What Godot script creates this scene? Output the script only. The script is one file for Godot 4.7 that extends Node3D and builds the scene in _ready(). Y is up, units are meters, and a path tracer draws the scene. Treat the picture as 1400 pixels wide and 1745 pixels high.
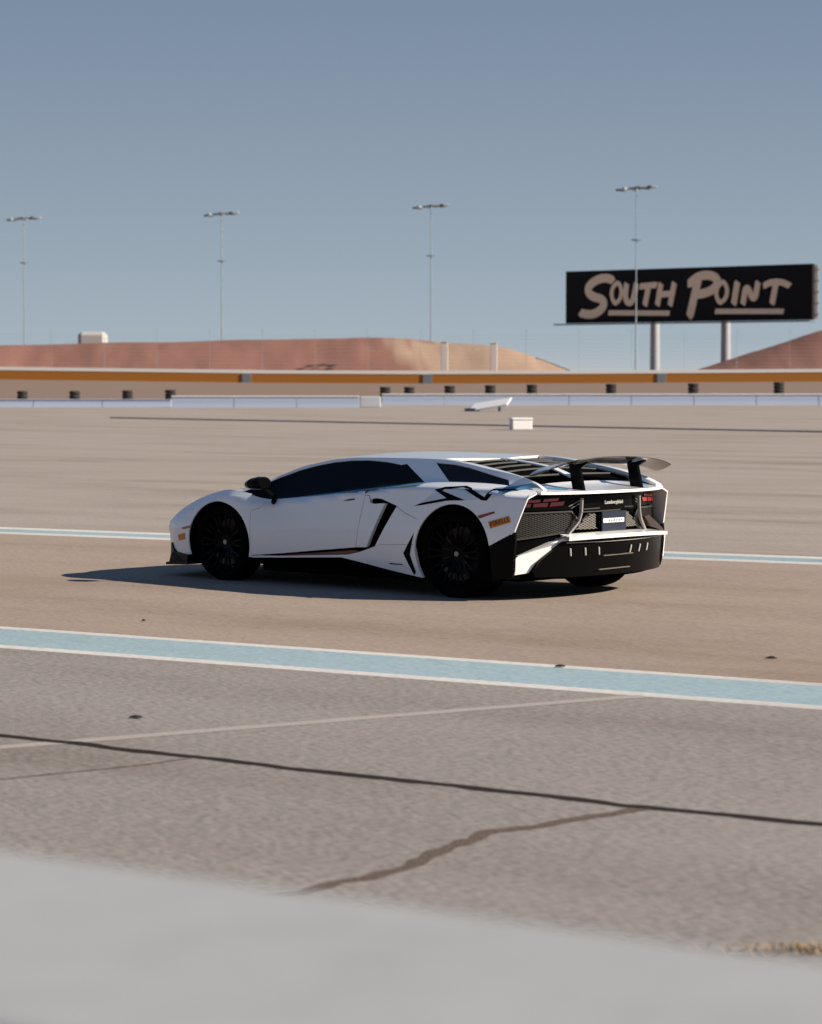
extends Node3D
# A white sports car crossing a desert speedway apron. World: x right, y up, camera looks towards -z. Distances in metres.

var mats := {}
var used_names := {}

# ------------------------------------------------------------------ materials
func mat(key: String, c: Color, rough := 0.6, metal := 0.0, coat := 0.0, spec := 0.5) -> StandardMaterial3D:
	if mats.has(key):
		return mats[key]
	var m := StandardMaterial3D.new()
	m.resource_name = key
	m.albedo_color = c.linear_to_srgb()
	m.roughness = rough
	m.metallic = metal
	m.metallic_specular = spec
	if coat > 0.0:
		m.clearcoat_enabled = true
		m.clearcoat = coat
		m.clearcoat_roughness = 0.04
	m.cull_mode = BaseMaterial3D.CULL_DISABLED
	mats[key] = m
	return m

func noise_tex(seed_: int, freq: float, stops: Array, size := 1024, octaves := 5, kind := FastNoiseLite.TYPE_SIMPLEX_SMOOTH) -> NoiseTexture2D:
	var n := FastNoiseLite.new()
	n.seed = seed_
	n.noise_type = kind
	n.frequency = freq
	n.fractal_octaves = octaves
	n.fractal_gain = 0.65
	var g := Gradient.new()
	g.offsets = PackedFloat32Array()
	g.colors = PackedColorArray()
	var offs := PackedFloat32Array()
	var cols := PackedColorArray()
	for s in stops:
		offs.append(s[0])
		cols.append((s[1] as Color).linear_to_srgb())
	g.offsets = offs
	g.colors = cols
	var t := NoiseTexture2D.new()
	t.width = size
	t.height = size
	t.seamless = true
	t.noise = n
	t.color_ramp = g
	return t

func bump_tex(seed_: int, freq: float, strength: float, size := 512) -> NoiseTexture2D:
	var n := FastNoiseLite.new()
	n.seed = seed_
	n.frequency = freq
	n.fractal_octaves = 4
	var t := NoiseTexture2D.new()
	t.width = size
	t.height = size
	t.seamless = true
	t.as_normal_map = true
	t.bump_strength = strength
	t.noise = n
	return t

func ground_mat(key: String, base: Color, seed_: int, patch_dark: Color, patch_light: Color, grain: float) -> StandardMaterial3D:
	var m := mat(key, Color(1, 1, 1), 0.95, 0.0, 0.0, 0.25)
	m.albedo_color = Color(1, 1, 1)
	var d := base * (1.0 - grain)
	var l := base * (1.0 + grain)
	m.albedo_texture = noise_tex(seed_, 0.14, [[0.0, d * 0.45], [0.27, d * 0.85], [0.36, d], [0.5, base], [0.68, l], [1.0, l * 1.08]], 1024, 5)
	m.normal_enabled = true
	m.normal_texture = bump_tex(seed_ + 7, 0.05, 4.0)
	m.normal_scale = 0.10
	m.detail_enabled = true
	m.detail_blend_mode = BaseMaterial3D.BLEND_MODE_MUL
	m.detail_uv_layer = BaseMaterial3D.DETAIL_UV_2
	m.detail_albedo = noise_tex(seed_ + 3, 0.006, [[0.0, patch_dark], [0.4, Color(0.93, 0.92, 0.91)], [0.6, Color(0.99, 0.98, 0.97)], [1.0, patch_light]], 1024, 6)
	return m

# ------------------------------------------------------------------ naming
func numbered(n: String) -> String:
	if not used_names.has(n):
		used_names[n] = 0
		return n
	used_names[n] += 1
	return "%s_%03d" % [n, used_names[n]]

func tag(o: Node, label: String, category: String, group := "") -> void:
	o.set_meta("label", label)
	o.set_meta("category", category)
	if group != "":
		o.set_meta("group", group)

func thing(called: String, label: String, category: String, at := Vector3.ZERO, turn := 0.0, group := "") -> Node3D:
	var o := Node3D.new()
	o.name = numbered(called)
	add_child(o)
	o.position = at
	o.rotation.y = turn
	tag(o, label, category, group)
	return o

func put(called: String, mesh: Mesh, m: Material, parent: Node = self, at := Vector3.ZERO) -> MeshInstance3D:
	var o := MeshInstance3D.new()
	o.name = numbered(called) if parent == self else called
	o.mesh = mesh
	o.material_override = m
	o.position = at
	parent.add_child(o, true)
	return o

func struct(called: String, mesh: Mesh, m: Material, at := Vector3.ZERO) -> MeshInstance3D:
	var o := put(called, mesh, m, self, at)
	o.set_meta("kind", "structure")
	return o

# ------------------------------------------------------------------ mesh helpers
class Geo:
	var st := SurfaceTool.new()
	var n := 0
	func _init() -> void:
		st.begin(Mesh.PRIMITIVE_TRIANGLES)
	# triangle with given normals; wound so that its front (clockwise) side is the side the normals point to
	func tri(a: Vector3, b: Vector3, c: Vector3, na: Vector3, nb: Vector3, nc: Vector3) -> void:
		var g := (c - a).cross(b - a)
		if g.length_squared() < 1e-16:
			return
		var vs := [a, b, c]
		var ns := [na, nb, nc]
		if g.dot(na + nb + nc) < 0.0:
			vs = [a, c, b]
			ns = [na, nc, nb]
		for i in 3:
			st.set_normal(ns[i])
			st.set_uv(Vector2(vs[i].x + vs[i].z * 0.31, vs[i].y + vs[i].z * 0.17))
			st.set_uv2(Vector2.ZERO)
			st.add_vertex(vs[i])
		n += 1
	func flat(a: Vector3, b: Vector3, c: Vector3, out: Vector3) -> void:
		var g := (c - a).cross(b - a).normalized()
		if g.dot(out) < 0.0:
			g = -g
		tri(a, b, c, g, g, g)
	func quad(a: Vector3, b: Vector3, c: Vector3, d: Vector3, out: Vector3) -> void:
		flat(a, b, c, out)
		flat(a, c, d, out)
	func done() -> ArrayMesh:
		return st.commit()

# chamfered box centred at c
func add_box(g: Geo, c: Vector3, s: Vector3, bev := 0.0, basis := Basis()) -> void:
	var h := s * 0.5
	bev = minf(bev, minf(h.x, minf(h.y, h.z)) * 0.95)
	var ax := [Vector3.RIGHT, Vector3.UP, Vector3.BACK]
	for k in 3:
		var i := (k + 1) % 3
		var j := (k + 2) % 3
		for sg in [-1.0, 1.0]:
			var o: Vector3 = ax[k] * h[k] * sg
			var a: Vector3 = ax[i] * (h[i] - bev)
			var b: Vector3 = ax[j] * (h[j] - bev)
			g.quad(c + basis * (o - a - b), c + basis * (o + a - b), c + basis * (o + a + b), c + basis * (o - a + b), basis * (ax[k] * sg))
	if bev <= 0.0:
		return
	for k in 3:                                  # edges along axis k
		var i := (k + 1) % 3
		var j := (k + 2) % 3
		for si in [-1.0, 1.0]:
			for sj in [-1.0, 1.0]:
				var e: Vector3 = ax[k] * (h[k] - bev)
				var p: Vector3 = ax[i] * h[i] * si + ax[j] * (h[j] - bev) * sj
				var q: Vector3 = ax[i] * (h[i] - bev) * si + ax[j] * h[j] * sj
				g.quad(c + basis * (p - e), c + basis * (p + e), c + basis * (q + e), c + basis * (q - e), basis * (ax[i] * si + ax[j] * sj))
	for sx in [-1.0, 1.0]:
		for sy in [-1.0, 1.0]:
			for sz in [-1.0, 1.0]:
				var s3 := Vector3(sx, sy, sz)
				var m := Vector3(h.x - bev, h.y - bev, h.z - bev) * s3
				g.flat(c + basis * (m + Vector3(bev * sx, 0, 0)), c + basis * (m + Vector3(0, bev * sy, 0)), c + basis * (m + Vector3(0, 0, bev * sz)), basis * s3)

func box(s: Vector3, bev := 0.0, c := Vector3.ZERO) -> ArrayMesh:
	var g := Geo.new()
	add_box(g, c, s, bev)
	return g.done()

# a straight bar of rectangular section from a to b
func add_bar(g: Geo, a: Vector3, b: Vector3, w: float, h: float, up := Vector3.UP, bev := 0.0) -> void:
	var z := (b - a).normalized()
	var x := up.cross(z).normalized()
	var y := z.cross(x)
	add_box(g, (a + b) * 0.5, Vector3(w, h, a.distance_to(b)), bev, Basis(x, y, z))

func add_tube(g: Geo, pts: Array, radii: Array, sides := 10, caps := true) -> void:
	var rings := []
	for i in pts.size():
		var d: Vector3 = (pts[mini(i + 1, pts.size() - 1)] - pts[maxi(i - 1, 0)]).normalized()
		var u := Vector3.UP if absf(d.y) < 0.95 else Vector3.RIGHT
		var x := u.cross(d).normalized()
		var y := d.cross(x)
		var ring := []
		for k in sides:
			var t := TAU * k / sides
			ring.append([pts[i] + (x * cos(t) + y * sin(t)) * radii[i], x * cos(t) + y * sin(t)])
		rings.append(ring)
	for i in rings.size() - 1:
		for k in sides:
			var a = rings[i][k]
			var b = rings[i][(k + 1) % sides]
			var c = rings[i + 1][(k + 1) % sides]
			var d = rings[i + 1][k]
			g.tri(a[0], b[0], c[0], a[1], b[1], c[1])
			g.tri(a[0], c[0], d[0], a[1], c[1], d[1])
	if caps:
		for e in [0, rings.size() - 1]:
			var out: Vector3 = (pts[0] - pts[1]) if e == 0 else (pts[e] - pts[e - 1])
			for k in range(1, sides - 1):
				g.flat(rings[e][0][0], rings[e][k][0], rings[e][k + 1][0], out)

# profile points are (z, r), turned about the z axis
func add_lathe(g: Geo, prof: Array, segs := 40) -> void:
	for i in prof.size() - 1:
		var a: Vector2 = prof[i]
		var b: Vector2 = prof[i + 1]
		var nn := Vector2(-(b.y - a.y), b.x - a.x).normalized()   # (z, r)
		for k in segs:
			var t0 := TAU * k / segs
			var t1 := TAU * (k + 1) / segs
			var e0 := Vector3(cos(t0), sin(t0), 0)
			var e1 := Vector3(cos(t1), sin(t1), 0)
			var p0 := e0 * a.y + Vector3(0, 0, a.x)
			var p1 := e1 * a.y + Vector3(0, 0, a.x)
			var q0 := e0 * b.y + Vector3(0, 0, b.x)
			var q1 := e1 * b.y + Vector3(0, 0, b.x)
			var n0 := e0 * nn.y + Vector3(0, 0, nn.x)
			var n1 := e1 * nn.y + Vector3(0, 0, nn.x)
			g.tri(p0, p1, q1, n0, n1, n1)
			g.tri(p0, q1, q0, n0, n1, n0)

# prism: closed outline of 3D points swept by off
func add_prism(g: Geo, pts: Array, off: Vector3) -> void:
	var c := Vector3.ZERO
	for p in pts:
		c += p / pts.size()
	var nrm := off.normalized()
	var x: Vector3 = (pts[1] - pts[0]).normalized()
	x = (x - nrm * x.dot(nrm)).normalized()
	var y := nrm.cross(x)
	var flat := PackedVector2Array()
	for p in pts:
		flat.append(Vector2((p - c).dot(x), (p - c).dot(y)))
	var ids := Geometry2D.triangulate_polygon(flat)
	for i in range(0, ids.size(), 3):
		g.flat(pts[ids[i]], pts[ids[i + 1]], pts[ids[i + 2]], -off)
		g.flat(pts[ids[i]] + off, pts[ids[i + 1]] + off, pts[ids[i + 2]] + off, off)
	var cw := Geometry2D.is_polygon_clockwise(flat)
	for i in pts.size():
		var a: Vector3 = pts[i]
		var b: Vector3 = pts[(i + 1) % pts.size()]
		var e := b - a
		var out := e.cross(nrm) if not cw else nrm.cross(e)
		g.quad(a, b, b + off, a + off, out)

func pv(a: Array) -> PackedVector2Array:
	var r := PackedVector2Array()
	for i in range(0, a.size(), 2):
		r.append(Vector2(a[i], a[i + 1]))
	return r

# A curved panel: the outline lies in a 2D chart, f maps the chart into space. The panel gets an edge of depth `thick` behind it.
func add_sheet(g: Geo, poly: PackedVector2Array, f: Callable, cell: float, side: Vector3, thick := 0.0, lift := 0.0) -> void:
	if poly.size() < 3:
		return
	if Geometry2D.is_polygon_clockwise(poly):
		poly = poly.duplicate()
		poly.reverse()
	var lo := poly[0]
	var hi := poly[0]
	for p in poly:
		lo = lo.min(p)
		hi = hi.max(p)
	var memo := {}
	var at := func(p: Vector2) -> Array:
		var key := Vector2i(roundi(p.x * 20000.0), roundi(p.y * 20000.0))
		if not memo.has(key):
			var e := 0.012
			var n: Vector3 = (f.call(p + Vector2(e, 0)) - f.call(p - Vector2(e, 0))).cross(f.call(p + Vector2(0, e)) - f.call(p - Vector2(0, e))).normalized()
			if n.dot(side) < 0.0:
				n = -n
			memo[key] = [f.call(p) + n * lift, n]
		return memo[key]
	var nx := int(ceil((hi.x - lo.x) / cell))
	var ny := int(ceil((hi.y - lo.y) / cell))
	for i in nx:
		for j in ny:
			var a := lo + Vector2(i, j) * cell
			var r := PackedVector2Array([a, a + Vector2(cell, 0), a + Vector2(cell, cell), a + Vector2(0, cell)])
			for piece in Geometry2D.intersect_polygons(poly, r):
				if piece.size() < 3:
					continue
				var ids := Geometry2D.triangulate_polygon(piece)
				for k in range(0, ids.size(), 3):
					var p = at.call(piece[ids[k]])
					var q = at.call(piece[ids[k + 1]])
					var s = at.call(piece[ids[k + 2]])
					g.tri(p[0], q[0], s[0], p[1], q[1], s[1])
	if thick > 0.0:
		for i in poly.size():
			var a := poly[i]
			var b := poly[(i + 1) % poly.size()]
			var steps := maxi(1, int(ceil(a.distance_to(b) / (cell * 1.5))))
			for k in steps:
				var p = at.call(a.lerp(b, float(k) / steps))
				var q = at.call(a.lerp(b, float(k + 1) / steps))
				var e: Vector3 = q[0] - p[0]
				g.quad(p[0], q[0], q[0] - q[1] * thick, p[0] - p[1] * thick, e.cross(p[1]))

func sheet(poly: PackedVector2Array, f: Callable, cell: float, side: Vector3, thick := 0.0, lift := 0.0, gap := 0.0) -> ArrayMesh:
	var g := Geo.new()
	if gap > 0.0:
		for q in Geometry2D.offset_polygon(poly, -gap):
			add_sheet(g, q, f, cell, side, thick, lift)
	else:
		add_sheet(g, poly, f, cell, side, thick, lift)
	return g.done()

# ------------------------------------------------------------------ the car's surfaces: u along the car (0 nose .. 4.8 tail), v height, w half width
var K := {
	"vb": [.2, .45, .24, .474, .41, .585, .695, .70, 1.0, .78, 1.15, .795, 1.35, .768, 1.6, .73, 1.9, .755, 2.4, .81, 2.9, .868, 3.36, .92, 3.8, .932, 4.2, .92, 4.55, .875, 4.75, .85],
	"wb": [.2, .78, .24, .80, .41, .82, .7, .86, 1.0, .885, 1.15, .89, 1.4, .88, 1.6, .87, 2.4, .86, 3.0, .85, 3.4, .84, 3.8, .82, 4.2, .80, 4.55, .78, 4.75, .75],
	"vk": [.2, .40, .41, .50, .695, .61, 1.0, .70, 1.15, .72, 1.35, .70, 1.6, .685, 1.9, .715, 2.3, .765, 2.76, .835, 3.2, .875, 3.7, .895, 4.1, .875, 4.5, .835, 4.75, .81],
	"wk": [.2, .80, .41, .875, .7, .93, 1.0, .955, 1.15, .96, 1.4, .945, 1.6, .925, 2.3, .925, 2.8, .93, 3.2, .95, 3.7, .955, 4.1, .945, 4.5, .91, 4.75, .85],
	"W": [.2, .78, .41, .885, .7, .955, 1.06, .985, 1.45, .965, 1.9, .95, 2.4, .95, 2.8, .965, 3.2, 1.0, 3.5, 1.012, 3.8, 1.015, 4.1, 1.01, 4.4, .98, 4.57, .94, 4.75, .86],
	# centre line of hood, windscreen, roof, engine cover, deck
	"v0": [0.0, .40, .08, .46, .2, .50, .5, .575, .9, .68, 1.25, .785, 1.5, .875, 1.82, 1.0, 2.1, 1.085, 2.35, 1.123, 2.6, 1.136, 3.0, 1.13, 3.5, 1.10, 3.8, 1.07, 4.05, 1.03, 4.3, .945, 4.45, .905, 4.78, .872],
	# roof rail
	"vr": [1.2, .79, 1.45, .872, 1.6, .937, 1.77, 1.0, 1.96, 1.042, 2.15, 1.074, 2.36, 1.093, 2.6, 1.10, 3.0, 1.105, 3.4, 1.105, 3.63, 1.088, 3.93, 1.045, 4.25, .998, 4.40, .960, 4.5, .926, 4.58, .885, 4.65, .86],
}

func kn(name: String, x: float) -> float:
	var a: Array = K[name]
	var n := a.size() / 2
	if x <= a[0]:
		return a[1]
	if x >= a[2 * n - 2]:
		return a[2 * n - 1]
	var i := 0
	while a[2 * i + 2] < x:
		i += 1
	var x0: float = a[2 * i]
	var x1: float = a[2 * i + 2]
	var y0: float = a[2 * i + 1]
	var y1: float = a[2 * i + 3]
	var d := (y1 - y0) / (x1 - x0)
	var m0: float = d
	var m1: float = d
	if i > 0:
		m0 = (y1 - a[2 * i - 1]) / (x1 - a[2 * i - 2])
	if i + 2 < n:
		m1 = (a[2 * i + 5] - y0) / (a[2 * i + 4] - x0)
	var t := (x - x0) / (x1 - x0)
	var h := x1 - x0
	return (2 * t * t * t - 3 * t * t + 1) * y0 + (t * t * t - 2 * t * t + t) * h * m0 + (-2 * t * t * t + 3 * t * t) * y1 + (t * t * t - t * t) * h * m1

func body_w(u: float, v: float) -> float:
	var W := kn("W", u)
	var vk := kn("vk", u)
	var vb := kn("vb", u)
	var wk := kn("wk", u)
	var wb := kn("wb", u)
	if v > vb:
		return wb - 0.8 * (v - vb)
	if v > vk:
		return lerpf(wk, wb, (v - vk) / maxf(vb - vk, 0.01))
	if v > 0.45:
		var t := (v - 0.45) / maxf(vk - 0.45, 0.02)
		return lerpf(W, wk, t * t * (1.6 - 0.6 * t))
	return W - 0.09 * pow((0.45 - v) / 0.45, 2.0) * 0.6

func side_l(p: Vector2) -> Vector3:
	return Vector3(p.x - 2.4, p.y, body_w(p.x, p.y))
func side_r(p: Vector2) -> Vector3:
	return Vector3(p.x - 2.4, p.y, -body_w(p.x, p.y))
# hood and deck over (u, w)
func top_at(p: Vector2) -> Vector3:
	var wb := kn("wb", p.x)
	var s := clampf(absf(p.y) / wb, 0.0, 1.2)
	return Vector3(p.x - 2.4, lerpf(kn("v0", p.x), kn("vb", p.x), pow(s, 2.2)), p.y)
func rail_w(u: float) -> float:
	return kn("wb", u) - 0.8 * (kn("vr", u) - kn("vb", u))
# windscreen, roof, engine cover over (u, w)
func roof_at(p: Vector2) -> Vector3:
	var s := clampf(absf(p.y) / rail_w(p.x), 0.0, 1.2)
	return Vector3(p.x - 2.4, lerpf(kn("v0", p.x), kn("vr", p.x), pow(s, 2.6)), p.y)
func tail_curve(w: float, k := 0.30) -> float:
	return -k * pow(absf(w) / 0.95, 2.0)
# rear fascia layers over (w, v)
func rear_at(layer: float, rake: float, k := 0.30) -> Callable:
	return func(p: Vector2) -> Vector3: return Vector3(layer + tail_curve(p.x, k) + rake * (p.y - 0.5) - 2.4, p.y, p.x)
func mirror_poly(p: PackedVector2Array) -> PackedVector2Array:
	var r := PackedVector2Array()
	for q in p:
		r.append(Vector2(-q.x, q.y))
	return r
func flip_w(p: PackedVector2Array) -> PackedVector2Array:
	var r := PackedVector2Array()
	for q in p:
		r.append(Vector2(q.x, -q.y))
	return r
func curve_pts(name: String, a: float, b: float, n: int, dy := 0.0) -> PackedVector2Array:
	var r := PackedVector2Array()
	for i in n + 1:
		var u := lerpf(a, b, float(i) / n)
		r.append(Vector2(u, kn(name, u) + dy))
	return r
func arc(c: Vector2, rx: float, ry: float, a0: float, a1: float, n: int) -> PackedVector2Array:
	var r := PackedVector2Array()
	for i in n + 1:
		var t := deg_to_rad(lerpf(a0, a1, float(i) / n))
		r.append(c + Vector2(cos(t) * rx, sin(t) * ry))
	return r

const NEAR := Vector3(0, 0, 1)
const BACKW := Vector3(1, 0, 0)

func both(called: String, poly: PackedVector2Array, cell: float, m: Material, car: Node, thick := 0.0, lift := 0.0, gap := 0.0) -> Array:
	return [put(called, sheet(poly, side_l, cell, NEAR, thick, lift, gap), m, car), put(called, sheet(poly, side_r, cell, -NEAR, thick, lift, gap), m, car)]

func make_wheel(r: float, wid: float, rim_r: float, spokes: int) -> Node3D:
	# outer face towards +z, centre of the tyre at the origin
	var w := Node3D.new()
	w.name = "wheel"
	var h := wid * 0.5
	var g := Geo.new()
	var prof := [Vector2(-h * .8, rim_r - .012), Vector2(-h, rim_r + .03), Vector2(-h, r - .05), Vector2(-h + .02, r - .018), Vector2(-h + .045, r)]
	for k in 3:
		var z := lerpf(-h + .06, h - .06, (k + 0.5) / 3.0)
		prof += [Vector2(z - .006, r), Vector2(z - .006, r - .008), Vector2(z + .006, r - .008), Vector2(z + .006, r)]
	prof += [Vector2(h - .045, r), Vector2(h - .02, r - .018), Vector2(h, r - .05), Vector2(h + .004, rim_r + .05), Vector2(h, rim_r + .03), Vector2(h - .015, rim_r - .002)]
	add_lathe(g, prof, 56)
	put("tyre", g.done(), mat("tyre_rubber", Color(.0035, .0035, .0038), .9, 0, 0, .08), w)
	g = Geo.new()
	add_lathe(g, [Vector2(-h * .8, rim_r - .012), Vector2(h - .08, rim_r - .03), Vector2(h - .02, rim_r - .016), Vector2(h - .008, rim_r - .006), Vector2(h - .012, rim_r + .002)], 56)
	for k in spokes:
		var t := TAU * k / spokes
		for s in [-1.0, 1.0]:
			var a := Vector3(cos(t + s * .05), sin(t + s * .05), 0) * .055 + Vector3(0, 0, h - .075)
			var b := Vector3(cos(t + s * .13), sin(t + s * .13), 0) * (rim_r - .02) + Vector3(0, 0, h - .022)
			var md := (a + b) * .5 + Vector3(0, 0, .012)
			add_bar(g, a, md, .03, .016, Vector3(0, 0, 1), .004)
			add_bar(g, md, b, .022, .016, Vector3(0, 0, 1), .004)
	add_lathe(g, [Vector2(h - .12, .085), Vector2(h - .066, .08), Vector2(h - .062, .06), Vector2(h - .066, .0)], 24)
	put("rim", g.done(), mat("black_rim", Color(.0025, .0025, .003), .22, 0, 0, .16), w)
	g = Geo.new()
	add_lathe(g, [Vector2(h - .062, .023), Vector2(h - .05, .020), Vector2(h - .047, .0)], 20)
	put("hub_cap", g.done(), mat("hub_silver", Color(.32, .30, .26), .35, .6), w)
	g = Geo.new()
	add_lathe(g, [Vector2(h - .16, .1), Vector2(h - .15, rim_r - .06), Vector2(h - .12, rim_r - .06), Vector2(h - .13, .1)], 36)
	put("brake_disc", g.done(), mat("disc_steel", Color(.006, .006, .0062), .4, .1), w)
	g = Geo.new()
	for k in 7:
		var t := deg_to_rad(-150 + k * 14.0)
		add_box(g, Vector3(cos(t), sin(t), 0) * (rim_r - .085) + Vector3(0, 0, h - .125), Vector3(.06, .075, .08), .012, Basis(Vector3(0, 0, 1), t + PI / 2))
	put("brake_caliper", g.done(), mat("caliper_black", Color(.006, .006, .006), .35, 0, .1), w)
	return w

func build_car() -> void:
	var car := thing("sports_car", "low white sports car with black rear wing, black wheels and blue stripes", "car", Vector3(-.034, 0.0, -23.785), -.744)
	var white := mat("white_paint", Color(.86, .865, .87), .30, 0, 1.0)
	var black := mat("gloss_black", Color(.003, .003, .0033), .16, 0, 0, .17)
	var matte := mat("matte_black", Color(.003, .003, .0033), .85, 0, 0, .06)
	var glass := mat("tinted_glass", Color(.002, .002, .0022), .05, 0, 0, .2)
	var carbon := mat("carbon_fibre", Color(.05, .046, .043), .25, 0, 1.0)
	var blue := mat("stripe_blue", Color(.09, .25, .39), .55, 0, 0, .3)
	var pale := mat("stripe_pale_blue", Color(.60, .69, .77), .36, 0, .9)
	var ink := mat("stripe_black", Color(.004, .004, .006), .5, 0, 0, .12)
	var red := mat("lamp_red", Color(.30, .012, .010), .2, 0, .8)
	var redst := mat("stripe_red", Color(.13, .016, .014), .45, 0, .5)
	var orange := mat("sticker_orange", Color(.72, .26, .02), .5)
	var grey := mat("trim_grey", Color(.26, .26, .25), .35, .3)
	var C := .045

	# ---- dark inner body behind the panels
	var g := Geo.new()
	for s in [[.36, .66, .13, .42, .70], [.66, 1.48, .13, .64, .56], [1.48, 3.36, .11, .68, .86], [3.36, 4.2, .13, .80, .60], [4.2, 4.37, .16, .78, .70]]:
		add_box(g, Vector3((s[0] + s[1]) * .5 - 2.4, (s[2] + s[3]) * .5, 0), Vector3(s[1] - s[0], s[3] - s[2], s[4] * 2), .02)
	put("underbody", g.done(), matte, car)
	g = Geo.new()                                 # cabin and engine bay core
	var ring_u := [1.35, 1.7, 2.1, 2.5, 3.0, 3.5, 3.9, 4.25, 4.42]
	for i in ring_u.size() - 1:
		var q := []
		for u in [ring_u[i], ring_u[i + 1]]:
			var vr := kn("vr", u) - .05
			q.append([Vector3(u - 2.4, .6, kn("wb", u) - .05), Vector3(u - 2.4, minf(kn("vb", u) - .03, vr), kn("wb", u) - .05), Vector3(u - 2.4, vr - (.07 if u > 3.4 else 0.0), rail_w(u) - .06)])
		for s in [1.0, -1.0]:
			var z := Vector3(1, 1, s)
			for k in 2:
				g.quad(q[0][k] * z, q[1][k] * z, q[1][k + 1] * z, q[0][k + 1] * z, Vector3(0, .2, s))
		g.quad(q[0][2], q[1][2], q[1][2] * Vector3(1, 1, -1), q[0][2] * Vector3(1, 1, -1), Vector3.UP)
	put("cabin_lining", g.done(), matte, car)

	# ---- arches
	var af := arc(Vector2(1.045, .335), .392, .358, 200, -18, 26)   # from front low, over the top, to rear low
	var ar := arc(Vector2(3.815, .37), .40, .39, 211, 11, 28)
	for q in [[1.045, .345, .405, .355, .50], [3.815, .37, .412, .395, .50]]:
		for s in [1.0, -1.0]:
			g = Geo.new()
			var well := arc(Vector2(q[0], q[1]), q[2], q[3], 205, -25, 24)
			for i in well.size() - 1:
				var a := well[i]
				var b := well[i + 1]
				var wa: float = (body_w(a.x, a.y) - .014) * s
				var wb2: float = (body_w(b.x, b.y) - .014) * s
				g.quad(Vector3(a.x - 2.4, a.y, wa), Vector3(b.x - 2.4, b.y, wb2), Vector3(b.x - 2.4, b.y, q[4] * s), Vector3(a.x - 2.4, a.y, q[4] * s), Vector3(q[0] - a.x, q[1] - a.y, 0))
				g.flat(Vector3(a.x - 2.4, a.y, q[4] * s), Vector3(b.x - 2.4, b.y, q[4] * s), Vector3(q[0] - 2.4, q[1], q[4] * s), Vector3(0, 0, s))
			put("wheel_well", g.done(), matte, car)
	# ---- front bumper corner + front fender (one pressing to the door line)
	var fender := PackedVector2Array()
	fender.append_array(pv([.27, .30, .255, .46]))
	fender.append_array(curve_pts("vb", .30, 1.30, 22))
	fender.append_array(pv([1.39, .759, 1.50, .737, 1.602, .728, 1.56, .668, 1.533, .649, 1.442, .626, 1.448, .40, 1.459, .242, 1.452, .222]))
	var afr := af.duplicate()
	afr.reverse()
	fender.append_array(afr)
	fender.append_array(pv([.60, .205, .45, .215]))
	both("front_fender", fender, C, white, car, .010, 0, .002)
	# ---- door
	var door := pv([1.459, .242, 1.448, .40, 1.442, .626, 1.533, .649, 1.56, .668, 1.602, .728])
	door.append_array(curve_pts("vb", 1.65, 2.79, 20))
	door.append_array(pv([2.79, .80, 2.70, .362]))
	door.append_array(pv([2.245, .317, 1.824, .273, 1.523, .247]))
	var dd := both("door", door, C, white, car, .03, 0, .002)
	for i in 2:
		put("handle", sheet(pv([2.53, .742, 2.60, .760, 2.675, .768, 2.672, .758, 2.60, .748]), [side_l, side_r][i], C, [NEAR, -NEAR][i], 0, .004), matte, dd[i])
	# ---- sill with a dark channel and the red stripe
	var sill := pv([1.459, .221, 1.80, .235, 2.522, .271, 3.015, .207, 3.486, .150])
	sill.append_array(pv([3.44, .244, 3.418, .34, 3.40, .42, 3.0, .40, 2.936, .383, 2.736, .325, 2.596, .299, 1.822, .253, 1.523, .243, 1.455, .238]))
	both("sill", sill, C, white, car, .03, 0, .001)
	both("sill_channel", pv([1.50, .238, 1.82, .250, 2.596, .296, 2.74, .322, 2.95, .38, 2.70, .368, 2.245, .32, 1.824, .277]), C, matte, car, 0, -.018)
	both("red_stripe", pv([1.788, .259, 2.105, .283, 2.665, .337, 2.749, .331, 2.61, .303, 2.1, .271]), C, redst, car, 0, -.014)
	# ---- side scoop
	both("scoop_recess", pv([2.80, .36, 2.86, .77, 2.92, .79, 3.0, .785, 3.20, .73, 2.95, .375]), C, matte, car, 0, -.03)
	both("scoop_panel", pv([2.79, .80, 2.84, .80, 2.855, .745, 2.90, .735, 3.045, .745, 2.834, .368, 2.70, .362]), C, white, car, .04, 0, .003)
	# ---- rear quarter
	var quarter := PackedVector2Array()
	quarter.append_array(curve_pts("vb", 2.79, 4.545, 36))
	quarter.append_array(pv([4.530, .826, 4.445, .559, 4.218, .446]))
	var arr := ar.duplicate()
	arr.reverse()
	quarter.append_array(arr)
	quarter.append_array(pv([3.43, .27, 3.418, .34, 3.40, .42, 3.0, .40, 2.936, .383, 3.186, .725, 2.99, .776, 2.919, .779, 2.863, .767, 2.845, .80, 2.79, .80]))
	both("rear_quarter", quarter, C, white, car, .012, 0, .001)
	both("side_slot", pv([3.407, .515, 3.359, .336, 3.417, .195, 3.394, .169, 3.284, .342]), C, ink, car, 0, .003)
	both("jack_mark", pv([3.106, .255, 3.267, .254, 3.267, .246, 3.12, .245]), C, ink, car, 0, .003)
	both("panel_seam", pv([3.19, .722, 3.28, .676, 3.43, .628, 3.43, .624, 3.28, .671, 3.187, .718]), C, mat("seam_grey", Color(.3, .31, .33), .6), car, 0, .002)
	# ---- black bumper side behind the rear wheel
	both("bumper_side", pv([4.212, .444, 4.445, .555, 4.45, .477, 4.43, .25, 4.415, .20, 4.225, .164]), C, black, car, .03, -.004)

	# ---- upper side frame (A pillar, roof rail, C pillar, buttress)
	var win_top := pv([1.288, .786, 1.452, .852, 1.595, .915, 1.771, .975, 1.959, 1.02, 2.154, 1.052, 2.359, 1.072, 2.576, 1.079, 2.802, 1.07, 2.99, 1.052, 3.05, 1.062])
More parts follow.
